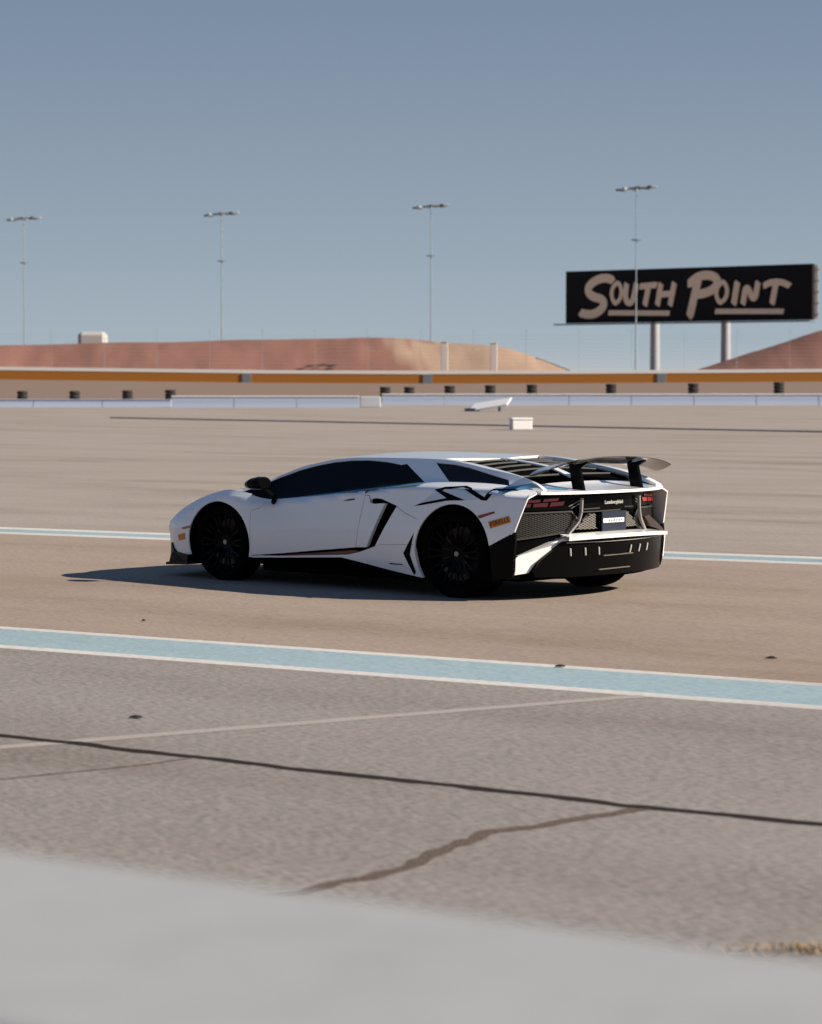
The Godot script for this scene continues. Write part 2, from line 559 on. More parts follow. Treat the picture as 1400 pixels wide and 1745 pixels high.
	var frame := PackedVector2Array()
	frame.append_array(win_top)
	frame.append(Vector2(3.373, kn("vb", 3.373) + .001))
	frame.append(Vector2(3.63, kn("vb", 3.63) + .001))
	frame.append_array(pv([3.381, 1.080, 3.583, 1.072, 3.752, 1.050, 4.209, .962]))
	frame.append(Vector2(4.244, kn("vb", 4.244) + .003))
	frame.append(Vector2(4.40, kn("vb", 4.40) + .001))
	frame.append(Vector2(4.52, kn("vb", 4.52) + .001))
	frame.append(Vector2(4.565, kn("vb", 4.565) + .001))
	var rail := curve_pts("vr", 1.25, 4.575, 52)
	rail.reverse()
	for p in rail:
		if p.y > kn("vb", p.x) + .004:
			frame.append(p)
	both("roof_frame", frame, C, white, car, .03)
	# ---- side glass
	var window := win_top.duplicate()
	window.append(Vector2(3.373, kn("vb", 3.373) + .002))
	for i in 18:
		var u := lerpf(3.30, 1.36, i / 17.0)
		window.append(Vector2(u, kn("vb", u) + .003))
	both("side_window", window, C, glass, car, 0, -.006)
	both("window_sill_stripe", pv([1.70, kn("vb", 1.70) - .004, 2.1, kn("vb", 2.1) - .003, 2.58, kn("vb", 2.58) - .002, 3.0, kn("vb", 3.0) - .001, 3.40, kn("vb", 3.4) - .004, 3.385, kn("vb", 3.385) - .022, 3.0, kn("vb", 3.0) - .018, 2.58, kn("vb", 2.58) - .014, 2.1, kn("vb", 2.1) - .011]), C, blue, car, 0, .002)
	var qwin := pv([3.381, 1.080, 3.583, 1.072, 3.752, 1.050, 4.209, .962])
	qwin.append(Vector2(4.244, kn("vb", 4.244) + .004))
	qwin.append(Vector2(3.63, kn("vb", 3.63) + .002))
	both("quarter_window", qwin, C, mat("smoked_glass", Color(.010, .010, .014), .08, 0, 0, .3), car, 0, -.012)

	# ---- hood, windscreen, roof
	var nose_edge := PackedVector2Array()
	for i in 17:
		var w := lerpf(-.80, .80, i / 16.0)
		nose_edge.append(Vector2(.04 + .21 * pow(absf(w) / .8, 2.0), w))
	var hood := nose_edge.duplicate()
	for i in 16:
		var u := lerpf(.30, 1.38, i / 15.0)
		hood.append(Vector2(u, kn("wb", u)))
	for i in 9:
		var w := lerpf(.80, -.80, i / 8.0)
		hood.append(Vector2(1.26 + .14 * pow(absf(w) / .8, 2.0), w))
	for i in 16:
		var u := lerpf(1.38, .30, i / 15.0)
		hood.append(Vector2(u, -kn("wb", u)))
	put("hood", sheet(hood, top_at, .06, Vector3.UP, .02), white, car)
	var cowl := []
	for i in 9:
		var w := lerpf(-.78, .78, i / 8.0)
		cowl.append(Vector2(1.27 + .14 * pow(absf(w) / .8, 2.0), w))
	var screen := PackedVector2Array(cowl)
	for i in 10:
		var u := lerpf(1.46, 2.12, i / 9.0)
		screen.append(Vector2(u, rail_w(u) - .055))
	for i in 5:
		var w := lerpf(.5, -.5, i / 4.0)
		screen.append(Vector2(2.17 - .05 * pow(absf(w) / .5, 2.0), w))
	for i in 10:
		var u := lerpf(2.12, 1.46, i / 9.0)
		screen.append(Vector2(u, -rail_w(u) + .055))
	put("windscreen", sheet(screen, roof_at, .06, Vector3.UP, 0, -.004), glass, car)
	for s in [1.0, -1.0]:
		var pil := PackedVector2Array()
		for i in 14:
			var u := lerpf(1.34, 2.20, i / 13.0)
			pil.append(Vector2(u, rail_w(u) * s))
		for i in 14:
			var u := lerpf(2.20, 1.34, i / 13.0)
			pil.append(Vector2(u, (rail_w(u) - .06) * s))
		put("windscreen_pillar", sheet(pil, roof_at, .05, Vector3.UP, .015), white, car)
	var roof := PackedVector2Array()
	for i in 10:
		var u := lerpf(2.20, 3.34, i / 9.0)
		roof.append(Vector2(u, rail_w(u)))
	roof.append_array(pv([3.38, .60, 3.42, .32, 3.50, .04, 3.50, -.04, 3.42, -.32, 3.38, -.60]))
	for i in 10:
		var u := lerpf(3.34, 2.20, i / 9.0)
		roof.append(Vector2(u, -rail_w(u)))
	put("roof", sheet(roof, roof_at, .05, Vector3.UP, .02), white, car)
	# ---- engine cover: buttress tops, spine, black louvres
	for s in [1.0, -1.0]:
		var but := PackedVector2Array()
		for i in 14:
			var u := lerpf(3.34, 4.56, i / 13.0)
			but.append(Vector2(u, rail_w(u) * s))
		for i in 14:
			var u := lerpf(4.56, 3.34, i / 13.0)
			but.append(Vector2(u, (rail_w(u) - lerpf(.10, .05, (u - 3.34) / 1.2)) * s))
		put("buttress", sheet(but, roof_at, .05, Vector3.UP, .03), white, car)
	var cover := put("engine_cover", sheet(pv([3.44, .6, 3.5, .0, 3.44, -.6, 4.36, -.62, 4.36, .62]), roof_at, .08, Vector3.UP, 0, -.075), matte, car)
	g = Geo.new()
	for k in 8:
		var u0 := lerpf(3.50, 4.24, k / 8.0)
		var u1 := lerpf(3.50, 4.24, (k + 1) / 8.0)
		add_bar(g, Vector3(u0 - 2.4, kn("v0", u0) - .004, 0), Vector3(u1 - 2.4, kn("v0", u1) - .004, 0), .075, .012)
	put("spine", g.done(), white, cover)
	for k in 5:
		for s in [1.0, -1.0]:
			g = Geo.new()
			var u := 3.60 + k * .15
			var prev = null
			for i in 7:
				var w := lerpf(.05, rail_w(u) - .12, i / 6.0)
				var a := roof_at(Vector2(u - .02, w)) + Vector3(-.03, -.012 - .03 * pow(i / 6.0, 2.0), 0)
				var b := roof_at(Vector2(u + .09, w)) + Vector3(0, -.055, 0)
				a.z *= s
				b.z *= s
				if prev != null:
					g.quad(prev[0], a, b, prev[1], Vector3(.3, 1, 0))
					var dn := Vector3(.006, -.022, 0)
					g.quad(prev[0], a, a + dn, prev[0] + dn, Vector3(-1, -.2, 0))
					g.quad(prev[1], b, b + dn, prev[1] + dn, Vector3(1, .1, 0))
				prev = [a, b]
			var lv := put("louvre", g.done(), matte, cover)
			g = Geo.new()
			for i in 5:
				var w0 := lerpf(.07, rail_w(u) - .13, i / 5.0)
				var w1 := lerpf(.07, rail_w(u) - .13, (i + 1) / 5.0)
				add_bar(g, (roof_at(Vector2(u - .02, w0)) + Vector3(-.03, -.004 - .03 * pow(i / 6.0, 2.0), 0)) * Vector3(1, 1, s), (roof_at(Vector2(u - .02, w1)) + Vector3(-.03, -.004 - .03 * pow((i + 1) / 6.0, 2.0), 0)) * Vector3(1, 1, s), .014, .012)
			put("louvre_glint", g.done(), mat("glint_grey", Color(.12, .117, .113), .25, .3), lv)  # lighter bars paint the glints along the black slats

	# ---- tail deck
	var deck := pv([4.34, .72])
	deck.append_array(pv([4.46, kn("wb", 4.46), 4.52, kn("wb", 4.52)]))
	for i in 17:
		var w := lerpf(.80, -.80, i / 16.0)
		deck.append(Vector2(4.765 + tail_curve(w) , w))
	deck.append_array(pv([4.52, -kn("wb", 4.52), 4.46, -kn("wb", 4.46), 4.34, -.72]))
	put("tail_deck", sheet(deck, top_at, .05, Vector3.UP, .022), white, car)
	# corner caps between deck and quarter
	g = Geo.new()
	var lip := []
	for i in 25:
		var w := lerpf(-.79, .79, i / 24.0)
		var u := 4.772 + tail_curve(w)
		lip.append(Vector3(u - 2.4, top_at(Vector2(u, w)).y + .002, w))
	for i in 24:
		var fw := Vector3(-.06, .004, 0)
		var dn := Vector3(.004, -.022, 0)
		var a: Vector3 = lip[i]
		var b: Vector3 = lip[i + 1]
		g.quad(a, b, b + fw, a + fw, Vector3.UP)
		g.quad(a, b, b + dn, a + dn, BACKW)
		g.quad(a + dn, b + dn, b + dn + fw, a + dn + fw, Vector3.DOWN)
	put("tail_lip", g.done(), white, car)

	# ---- rear fascia
	var fascia := rear_at(4.62, -.05)
	put("rear_fascia", sheet(pv([-.90, .83, -.5, .852, 0, .858, .5, .852, .90, .83, .925, .56, .97, .44, .95, .18, .5, .17, 0, .17, -.5, .17, -.95, .18, -.97, .44, -.925, .56]), fascia, .06, BACKW, .05), matte, car)
	for s in [1.0, -1.0]:
		var m := func(p: PackedVector2Array) -> PackedVector2Array: return p if s > 0 else mirror_poly(p)
		var house := put("tail_light", sheet(m.call(pv([.885, .815, .33, .845, .31, .81, .40, .725, .885, .718])), rear_at(4.655, -.03), .05, BACKW, .03), black, car)
		for q in [[.835, .803, .70, .810, .71, .788, .845, .782], [.675, .811, .55, .818, .56, .796, .685, .789],  [.872, .772, .775, .777, .785, .748, .878, .745], [.755, .777, .64, .782, .65, .752, .765, .749], [.62, .783, .50, .790, .515, .760, .63, .753]]:
			put("lamp_segment", sheet(m.call(pv(q)), rear_at(4.664, -.03), .04, BACKW, .006), red, house)
		for q in [[.46, .752, .345, .803, .345, .795, .465, .745], [.44, .735, .33, .788, .33, .780, .45, .728]]:
			put("trim_line", sheet(m.call(pv(q)), rear_at(4.662, -.03), .04, BACKW), grey, house)
		# mesh grille with frame
		var gp: PackedVector2Array = m.call(pv([.875, .70, .43, .708, .345, .615, .42, .55, .885, .492, .93, .56]))
		var grille := put("grille", sheet(gp, rear_at(4.628, 0), .06, BACKW), mat("grille_dark", Color(.010, .010, .010), .6), car)
		g = Geo.new()
		for i in gp.size():
			var a := gp[i]
			var b := gp[(i + 1) % gp.size()]
			for k in 4:
				add_bar(g, rear_at(4.64, 0).call(a.lerp(b, k / 4.0)), rear_at(4.64, 0).call(a.lerp(b, (k + 1) / 4.0)), .012, .014, BACKW)
		put("grille_frame", g.done(), mat("frame_brown", Color(.05, .045, .04), .35, 0, .5), grille)
		g = Geo.new()
		for ix in 30:
			for iy in 14:
				var p := Vector2((.34 + ix * .022) * s, .49 + iy * .0165 + (.008 if ix % 2 else 0.0))
				if not Geometry2D.is_point_in_polygon(p, gp):
					continue
				for d in [Vector2(.022 * s, .0085), Vector2(.022 * s, -.0085)]:
					if Geometry2D.is_point_in_polygon(p + d, gp):
						add_bar(g, rear_at(4.636, 0).call(p), rear_at(4.636, 0).call(p + d), .003, .004, BACKW)
		put("mesh", g.done(), mat("mesh_metal", Color(.025, .022, .02), .45, .2), grille)
		# slim upright trims either side of the plate panel
		g = Geo.new()
		var pl := [Vector2(.37, .815), Vector2(.375, .70), Vector2(.40, .628), Vector2(.50, .525)]
		for k in 3:
			add_bar(g, rear_at(4.685, 0).call(pl[k] * Vector2(s, 1)), rear_at(4.685, 0).call(pl[k + 1] * Vector2(s, 1)), .016, .03, BACKW, .004)
		put("upright_trim", g.done(), mat("satin_grey", Color(.34, .34, .33), .35, .2, .4), car)
		# plate surround mesh
		var mp: PackedVector2Array = m.call(pv([.175, .69, .25, .692, .36, .60, .40, .562, .165, .562]))
		var pm := put("plate_mesh", sheet(mp, rear_at(4.632, 0), .06, BACKW), mat("grille_dark", Color(.010, .010, .010), .6), car)
		g = Geo.new()
		for ix in 14:
			for iy in 9:
				var p := Vector2((.165 + ix * .022) * s, .562 + iy * .02 + (.010 if ix % 2 else 0.0))
				if Geometry2D.is_point_in_polygon(p, mp):
					for d in [Vector2(.022 * s, .010), Vector2(.022 * s, -.010)]:
						if Geometry2D.is_point_in_polygon(p + d, mp):
							add_bar(g, rear_at(4.645, 0).call(p), rear_at(4.645, 0).call(p + d), .006, .006, BACKW)
		put("mesh", g.done(), mat("mesh_pale", Color(.20, .185, .165), .4, .3), pm)
		# white blade at the bumper's end
		g = Geo.new()
		var sk := [Vector2(.46, .527), Vector2(.50, .480), Vector2(.74, .310), Vector2(.80, .228), Vector2(.90, .214), Vector2(.975, .262), Vector2(.875, .365), Vector2(.66, .46)]
		var pts := []
		for p in sk:
			pts.append(rear_at(4.70 - (.04 if p.x > .7 else 0.0) - (.05 if s < 0 else 0.0), 0).call(p * Vector2(s, 1)))
		add_prism(g, pts, Vector3(-.07, 0, -.02 * s))
		put("bumper_blade", g.done(), white, car)
		for k in 3:
			g = Geo.new()
			var x := .50 - k * .145
			add_bar(g, rear_at(4.700, 0, .255).call(Vector2(x * s, .418)), rear_at(4.692, 0, .255).call(Vector2((x - .012) * s, .355)), .012, .014, BACKW, .003)
			put("diffuser_fin", g.done(), mat("fin_pale", Color(.62, .60, .57), .35, .2, .4), car)
	# plate panel, script, plate
	put("plate_panel", sheet(pv([.36, .83, -.36, .83, -.36, .705, .36, .705]), rear_at(4.665, -.03), .06, BACKW, .04), black, car)
	for q in [[.33, .728, .16, .733, .16, .725, .33, .72], [-.16, .733, -.30, .729, -.30, .722, -.16, .726], [.34, .706, -.1, .711, -.1, .703, .34, .698]]:
		put("trim_line", sheet(pv(q), rear_at(4.672, -.03), .06, BACKW), mat("frame_brown", Color(.05, .045, .04), .35, 0, .5), car)
	var script := lettering("Lamborghini", .036, .004, true)
	var so := put("script_badge", script, mat("chrome_script", Color(.75, .75, .73), .2, .5), car, Vector3(4.672 - 2.4, .772, .0))
	so.rotation.y = PI / 2
	var plate := put("license_plate", box(Vector3(.012, .155, .31), .004), mat("plate_blue", Color(.006, .012, .03), .4, 0, .1), car, Vector3(4.672 - 2.4, .622, 0))
	put("plate_band", box(Vector3(.004, .036, .27), .001), mat("plate_white", Color(.66, .68, .68), .45), plate, Vector3(.0075, .004, .01))
	g = Geo.new()
	for k in 6:
		add_box(g, Vector3(.0105, .004, .07 - k * .032), Vector3(.002, .018 - .006 * (k % 2), .018), 0)
	put("plate_marking", g.done(), mat("plate_ink", Color(.18, .2, .22), .5), plate)
	# bumper bar
	g = Geo.new()
	var bar := []
	for i in 25:
		var w := lerpf(-.955, .56, i / 24.0)
		bar.append(rear_at(4.765, 0, .27).call(Vector2(w, .522 - .03 * pow(absf(w) / .9, 2.0))))
	for i in 24:
		var a: Vector3 = bar[i]
		var b: Vector3 = bar[i + 1]
		var fw := Vector3(-.10, .018, 0)
		var dn := Vector3(-.006, -.030, 0)
		g.quad(a, b, b + fw, a + fw, Vector3.UP)
		g.quad(a, b, b + dn, a + dn, BACKW)
		g.quad(a + dn, b + dn, b + dn + fw, a + dn + fw, Vector3.DOWN)
	put("bumper_bar", g.done(), white, car)
	# black lower bumper and diffuser
	put("rear_bumper", sheet(pv([-.97, .465, -.5, .48, 0, .485, .56, .475, .74, .33, .80, .235, .78, .195, .5, .185, 0, .19, -.5, .185, -.92, .185, -.985, .25, -.985, .40]), rear_at(4.70, .10, .255), .05, BACKW, .10), black, car)
	g = Geo.new()
	for k in 12:
		var w0 := lerpf(-.86, .54, k / 12.0)
		var w1 := lerpf(-.86, .54, (k + 1) / 12.0)
		add_bar(g, rear_at(4.712, .1, .255).call(Vector2(w0, .462)), rear_at(4.712, .1, .255).call(Vector2(w1, .462)), .006, .012, BACKW)
	put("trim_line", g.done(), mat("satin_grey", Color(.34, .34, .33), .35, .2, .4), car)
	for q in [[.15, .345, -.25, .348], [.20, .235, -.20, .240]]:
		g = Geo.new()
		add_bar(g, rear_at(4.685, .0).call(Vector2(q[0], q[1])), rear_at(4.685, .0).call(Vector2(q[2], q[3])), .01, .03, BACKW, .003)
		put("diffuser_edge", g.done(), mat("frame_brown2", Color(.12, .11, .10), .35, 0, .5), car)
	g = Geo.new()
	add_bar(g, rear_at(4.712, 0, .255).call(Vector2(-.955, .485)), rear_at(4.70, 0, .255).call(Vector2(-.985, .40)), .02, .016, BACKW, .003)
	add_bar(g, rear_at(4.70, 0, .255).call(Vector2(-.985, .40)), rear_at(4.685, 0, .255).call(Vector2(-.985, .27)), .016, .016, BACKW, .003)
	put("bumper_edge", g.done(), white, car)
	# dark scoop on the far corner of the bumper bar
	g = Geo.new()
	for s in [-1.0]:
		add_prism(g, [rear_at(4.70, 0).call(Vector2(.46 * s, .635)), rear_at(4.70, 0).call(Vector2(.56 * s, .645)), rear_at(4.72, 0).call(Vector2(.74 * s, .58)), rear_at(4.75, 0).call(Vector2(.90 * s, .515)), rear_at(4.76, 0).call(Vector2(.93 * s, .485)), rear_at(4.75, 0).call(Vector2(.74 * s, .515)), rear_at(4.72, 0).call(Vector2(.56 * s, .555))], Vector3(-.06, 0, 0))
	put("corner_winglet", g.done(), mat("winglet_brown", Color(.045, .032, .025), .4, 0, 0, .3), car)

	# ---- front: bumper face and splitter (turned away from the camera)
	var front := func(p: Vector2) -> Vector3: return Vector3(.05 + .21 * pow(absf(p.x) / .8, 2.0) + .12 * clampf((p.y - .36) / .14, 0, 1) * .2 - 2.4, p.y, p.x)
	var nose := put("front_bumper", sheet(pv([-.79, .455, -.4, .455, 0, .43, .4, .455, .79, .455, .80, .30, .74, .2, 0, .17, -.74, .2, -.80, .30]), front, .07, -BACKW, .03), white, car)
	for s in [1.0, -1.0]:
		put("air_intake", sheet(pv([.70 * s, .36, .28 * s, .30, .20 * s, .19, .66 * s, .21]), front, .07, -BACKW, 0, .006), matte, nose)
		put("headlight", sheet(pv([.76 * s, .55, .50 * s, .47, .44 * s, .42, .78 * s, .46]), func(p: Vector2) -> Vector3: return Vector3(.16 + .16 * pow(absf(p.x) / .8, 2.0) + (p.y - .42) * .8 - 2.4, p.y + .012, p.x), .06, -BACKW, 0, .02), mat("headlight_glass", Color(.12, .12, .13), .1, 0, .8), car)
	g = Geo.new()
	var spl := []
	for i in 13:
		var w := lerpf(-.86, .86, i / 12.0)
		spl.append(Vector3(.06 + .20 * pow(absf(w) / .86, 2.0) - 2.4, .10, w))
	spl.append(Vector3(.62 - 2.4, .12, .93))
	spl.append(Vector3(.62 - 2.4, .12, -.93))
	add_prism(g, spl, Vector3(0, .022, 0))
	for s in [1.0, -1.0]:
		add_prism(g, [Vector3(.23 - 2.4, .10, .80 * s), Vector3(.31 - 2.4, .20, .845 * s), Vector3(.33 - 2.4, .30, .86 * s), Vector3(.40 - 2.4, .225, .885 * s), Vector3(.62 - 2.4, .21, .93 * s), Vector3(.60 - 2.4, .12, .92 * s)], Vector3(0, 0, -.05 * s))
	put("front_splitter", g.done(), mat("splitter_dark", Color(.012, .007, .006), .4, 0, 0, .3), car)

	# ---- mirrors
	for s in [1.0, -1.0]:
		g = Geo.new()
		var prof := [[1.45, .850, .02, .02], [1.47, .855, .05, .034], [1.53, .862, .08, .05], [1.61, .868, .09, .058], [1.66, .868, .086, .056], [1.675, .868, .07, .042]]
		var rings := []
		for q in prof:
			var ring := []
			for k in 14:
				var t := TAU * k / 14
				ring.append(Vector3(q[0] - 2.4, q[1] + sin(t) * q[3], (1.0 + cos(t) * q[2]) * s))
			rings.append(ring)
		for i in rings.size() - 1:
			for k in 14:
				var a: Vector3 = rings[i][k]
				var b: Vector3 = rings[i][(k + 1) % 14]
				var c: Vector3 = rings[i + 1][(k + 1) % 14]
				var d: Vector3 = rings[i + 1][k]
				g.quad(a, b, c, d, (a + c) * .5 - Vector3(1.55 - 2.4, .866, 1.0 * s))
		for k in range(1, 13):
			g.flat(rings[5][0], rings[5][k], rings[5][k + 1], BACKW)
		add_bar(g, Vector3(1.62 - 2.4, .83, .99 * s), Vector3(1.70 - 2.4, .74, .90 * s), .04, .03, BACKW, .008)
		add_bar(g, Vector3(1.70 - 2.4, .75, .905 * s), Vector3(1.70 - 2.4, .69, .935 * s), .05, .03, BACKW, .01)
		put("wing_mirror", g.done(), black, car)

	# ---- livery and lamps on the near and far flanks
	both("livery_fill", pv([3.42, .745, 3.52, .80, 3.617, .872, 3.883, .893, 3.95, .884, 4.10, .812, 4.0, .80, 3.907, .798, 3.66, .79]), C, pale, car, 0, .0016)
	both("livery_line", pv([3.38, .731, 3.469, .760, 3.73, .806, 3.59, .870, 3.70, .894, 3.883, .906, 3.965, .892, 4.120, .824, 4.160, .890, 4.327, .893, 4.385, .880, 4.215, .874, 4.145, .797, 4.092, .800, 3.905, .882, 3.70, .877, 3.675, .864, 3.93, .794, 3.74, .786, 3.49, .744]), .03, ink, car, 0, .0032)
	both("livery_stripe", pv([4.165, .884, 4.30, .888, 4.36, .884, 4.30, .86, 4.236, .835, 4.15, .815]), C, pale, car, 0, .0024)
	for s in [1.0, -1.0]:
		put("deck_stripe", sheet(pv([4.36, .74 * s, 4.40, .58 * s, 4.52, .46 * s, 4.60, .47 * s, 4.50, .62 * s, 4.46, .76 * s]), top_at, .05, Vector3.UP, 0, .003), blue, car)
	both("tail_stripe", pv([4.16, .896, 4.314, .912, 4.44, .940, 4.52, .908, 4.395, .888, 4.29, .862]), .03, blue, car, 0, .003)
	both("rear_side_marker", pv([4.075, .676, 4.232, .716, 4.245, .703, 4.098, .655]), C, red, car, .004, .004)
	both("front_side_marker", pv([.54, .443, .672, .470, .672, .446, .561, .430]), C, red, car, .004, .004)
	both("front_sticker", pv([.47, .377, .593, .399, .595, .342, .481, .325]), C, orange, car, 0, .003)
	var stick := both("tyre_sticker", pv([4.186, .633, 4.382, .686, 4.405, .636, 4.215, .579]), C, orange, car, 0, .003)
	for i in 2:
		var t := put("sticker_lettering", lettering("PIRELLI", .05, .002, false, 1.25), mat("sticker_ink", Color(.09, .045, .02), .6), stick[i])
		var a := [side_l, side_r][i].call(Vector2(4.20, .606)) as Vector3
		var b := [side_l, side_r][i].call(Vector2(4.393, .661)) as Vector3
		var x := (b - a).normalized() * (1.0 if i == 0 else -1.0)
		var n := ([side_l, side_r][i].call(Vector2(4.30, .68)) - [side_l, side_r][i].call(Vector2(4.30, .58))) as Vector3
		var z := x.cross(n).normalized()
		t.transform = Transform3D(Basis(x, z.cross(x).normalized(), z), (a + b) * .5 + z * .006)

	# ---- rear wing
	g = Geo.new()
	var wing_sec := []
	var wing_nrm := []
	for i in 29:
		var w := lerpf(-.80, .80, i / 28.0)
		var s := absf(w) / .80
		var lift := 1.085 - .055 * s * s
		var chord := .30 - .10 * pow(s, 3.0)
		var le := 4.345 + .10 * s * s
		var sec := []
		var nrm := []
		for k in 16:
			var t := TAU * k / 16
			var c := .5 - .5 * cos(t)
			var th := sin(t) * .017 * (1.0 - .6 * c) * (1.0 if s < .97 else .5)
			sec.append(Vector3(le + c * chord - 2.4, lift + c * c * .055 + th - (.03 * pow(s, 6.0)), w))
			nrm.append(Vector3(-.37 * c * sin(t) - (cos(t) if k % 8 == 0 else 0.0), sin(t), .16 * w * sin(t)).normalized())
		wing_sec.append(sec)
		wing_nrm.append(nrm)
	for i in 28:
		for k in 16:
			var k2 := (k + 1) % 16
			g.tri(wing_sec[i][k], wing_sec[i][k2], wing_sec[i + 1][k2], wing_nrm[i][k], wing_nrm[i][k2], wing_nrm[i + 1][k2])
			g.tri(wing_sec[i][k], wing_sec[i + 1][k2], wing_sec[i + 1][k], wing_nrm[i][k], wing_nrm[i + 1][k2], wing_nrm[i + 1][k])
	for e in [0, 28]:
		for k in range(1, 15):
			g.flat(wing_sec[e][0], wing_sec[e][k], wing_sec[e][k + 1], Vector3(0, 0, -1 if e == 0 else 1))
	var wing := put("rear_wing", g.done(), carbon, car)
	for s in [1.0, -1.0]:
		g = Geo.new()
		add_prism(g, [Vector3(4.56 - 2.4, .87, .36 * s), Vector3(4.675 - 2.4, .865, .36 * s), Vector3(4.62 - 2.4, 1.085, .36 * s), Vector3(4.52 - 2.4, 1.082, .36 * s)], Vector3(0, 0, .028 * s))
		add_prism(g, [Vector3(4.60 - 2.4, 1.03, .36 * s), Vector3(4.70 - 2.4, 1.09, .36 * s), Vector3(4.70 - 2.4, 1.106, .36 * s), Vector3(4.58 - 2.4, 1.08, .36 * s)], Vector3(0, 0, .024 * s))
		put("wing_post", g.done(), black, wing)

	# ---- wheels
	for s in [1.0, -1.0]:
		var f := make_wheel(.335, .26, .262, 10)
		car.add_child(f, true)
		f.position = Vector3(1.06 - 2.4, .335, (.945 - .13) * s)
		f.rotation.y = 0.0 if s > 0 else PI
		var r := make_wheel(.357, .355, .278, 10)
		car.add_child(r, true)
		r.position = Vector3(3.80 - 2.4, .357, (.985 - .1775) * s)
		r.rotation.y = 0.0 if s > 0 else PI

func lettering(text: String, height: float, depth: float, italic: bool, stretch := 1.0) -> Mesh:
	var sf := SystemFont.new()
	sf.font_names = PackedStringArray(["Droid Serif" if italic else "Droid Sans"])
	sf.font_weight = 700
	sf.font_italic = italic
	var tm := TextMesh.new()
	tm.text = text
	tm.font = sf
	tm.font_size = 48
	tm.pixel_size = height / 48.0
	tm.depth = depth
	tm.curve_step = 2.0
	return tm

# ------------------------------------------------------------------ ground
const DIR := Vector2(.831, .556)      # along the track, towards the right and the camera (x, z)

func flat_poly(pts: Array, y: float) -> ArrayMesh:
	# pts: (x, distance) pairs; a flat sheet with texture coordinates laid along the track
	var st := SurfaceTool.new()
	st.begin(Mesh.PRIMITIVE_TRIANGLES)
	var poly := pv(pts)
	var ids := Geometry2D.triangulate_polygon(poly)
	for i in range(0, ids.size(), 3):
		var t := [poly[ids[i]], poly[ids[i + 1]], poly[ids[i + 2]]]
		var a := Vector3(t[0].x, y, -t[0].y)
		var b := Vector3(t[1].x, y, -t[1].y)
		var c := Vector3(t[2].x, y, -t[2].y)
		var order := [a, b, c] if (c - a).cross(b - a).y > 0.0 else [a, c, b]
		for p in order:
			var q := Vector2(p.x, p.z)
			var along := q.dot(DIR)
			var across := q.dot(Vector2(-DIR.y, DIR.x))
			st.set_normal(Vector3.UP)
			st.set_uv(Vector2(along / 11.0, across / 2.4))
			st.set_uv2(Vector2(along / 70.0, across / 17.0))
			st.set_tangent(Plane(DIR.x, 0, DIR.y, 1))
			st.add_vertex(p)
	return st.commit()

func ribbon(pts: Array, width: float, y: float, seed_: int, rough_edge := 0.0, step := .12) -> ArrayMesh:
	var rng := RandomNumberGenerator.new()
	rng.seed = seed_
	var line := []
	for i in range(0, pts.size() - 2, 2):
		var a := Vector2(pts[i], pts[i + 1])
		var b := Vector2(pts[i + 2], pts[i + 3])
		var n := maxi(1, int(a.distance_to(b) / step))
		for k in n:
			line.append(a.lerp(b, float(k) / n))
	line.append(Vector2(pts[pts.size() - 2], pts[pts.size() - 1]))
	var g := Geo.new()
	var prev = null
	var wob := 0.0
	for i in line.size():
		var d: Vector2 = (line[mini(i + 1, line.size() - 1)] - line[maxi(i - 1, 0)]).normalized()
		var n := Vector2(-d.y, d.x)
		wob = wob * .7 + rng.randf_range(-1, 1) * rough_edge * .5
		var hw0 := width * .5 * (1.0 + rng.randf_range(-1, 1) * rough_edge)
		var hw1 := width * .5 * (1.0 + rng.randf_range(-1, 1) * rough_edge)
		var c: Vector2 = line[i] + n * wob * width
		var p := Vector3((c + n * hw0).x, y, -(c + n * hw0).y)
		var q := Vector3((c - n * hw1).x, y, -(c - n * hw1).y)
		if prev != null:
			g.quad(prev[0], p, q, prev[1], Vector3.UP)
		prev = [p, q]
	return g.done()

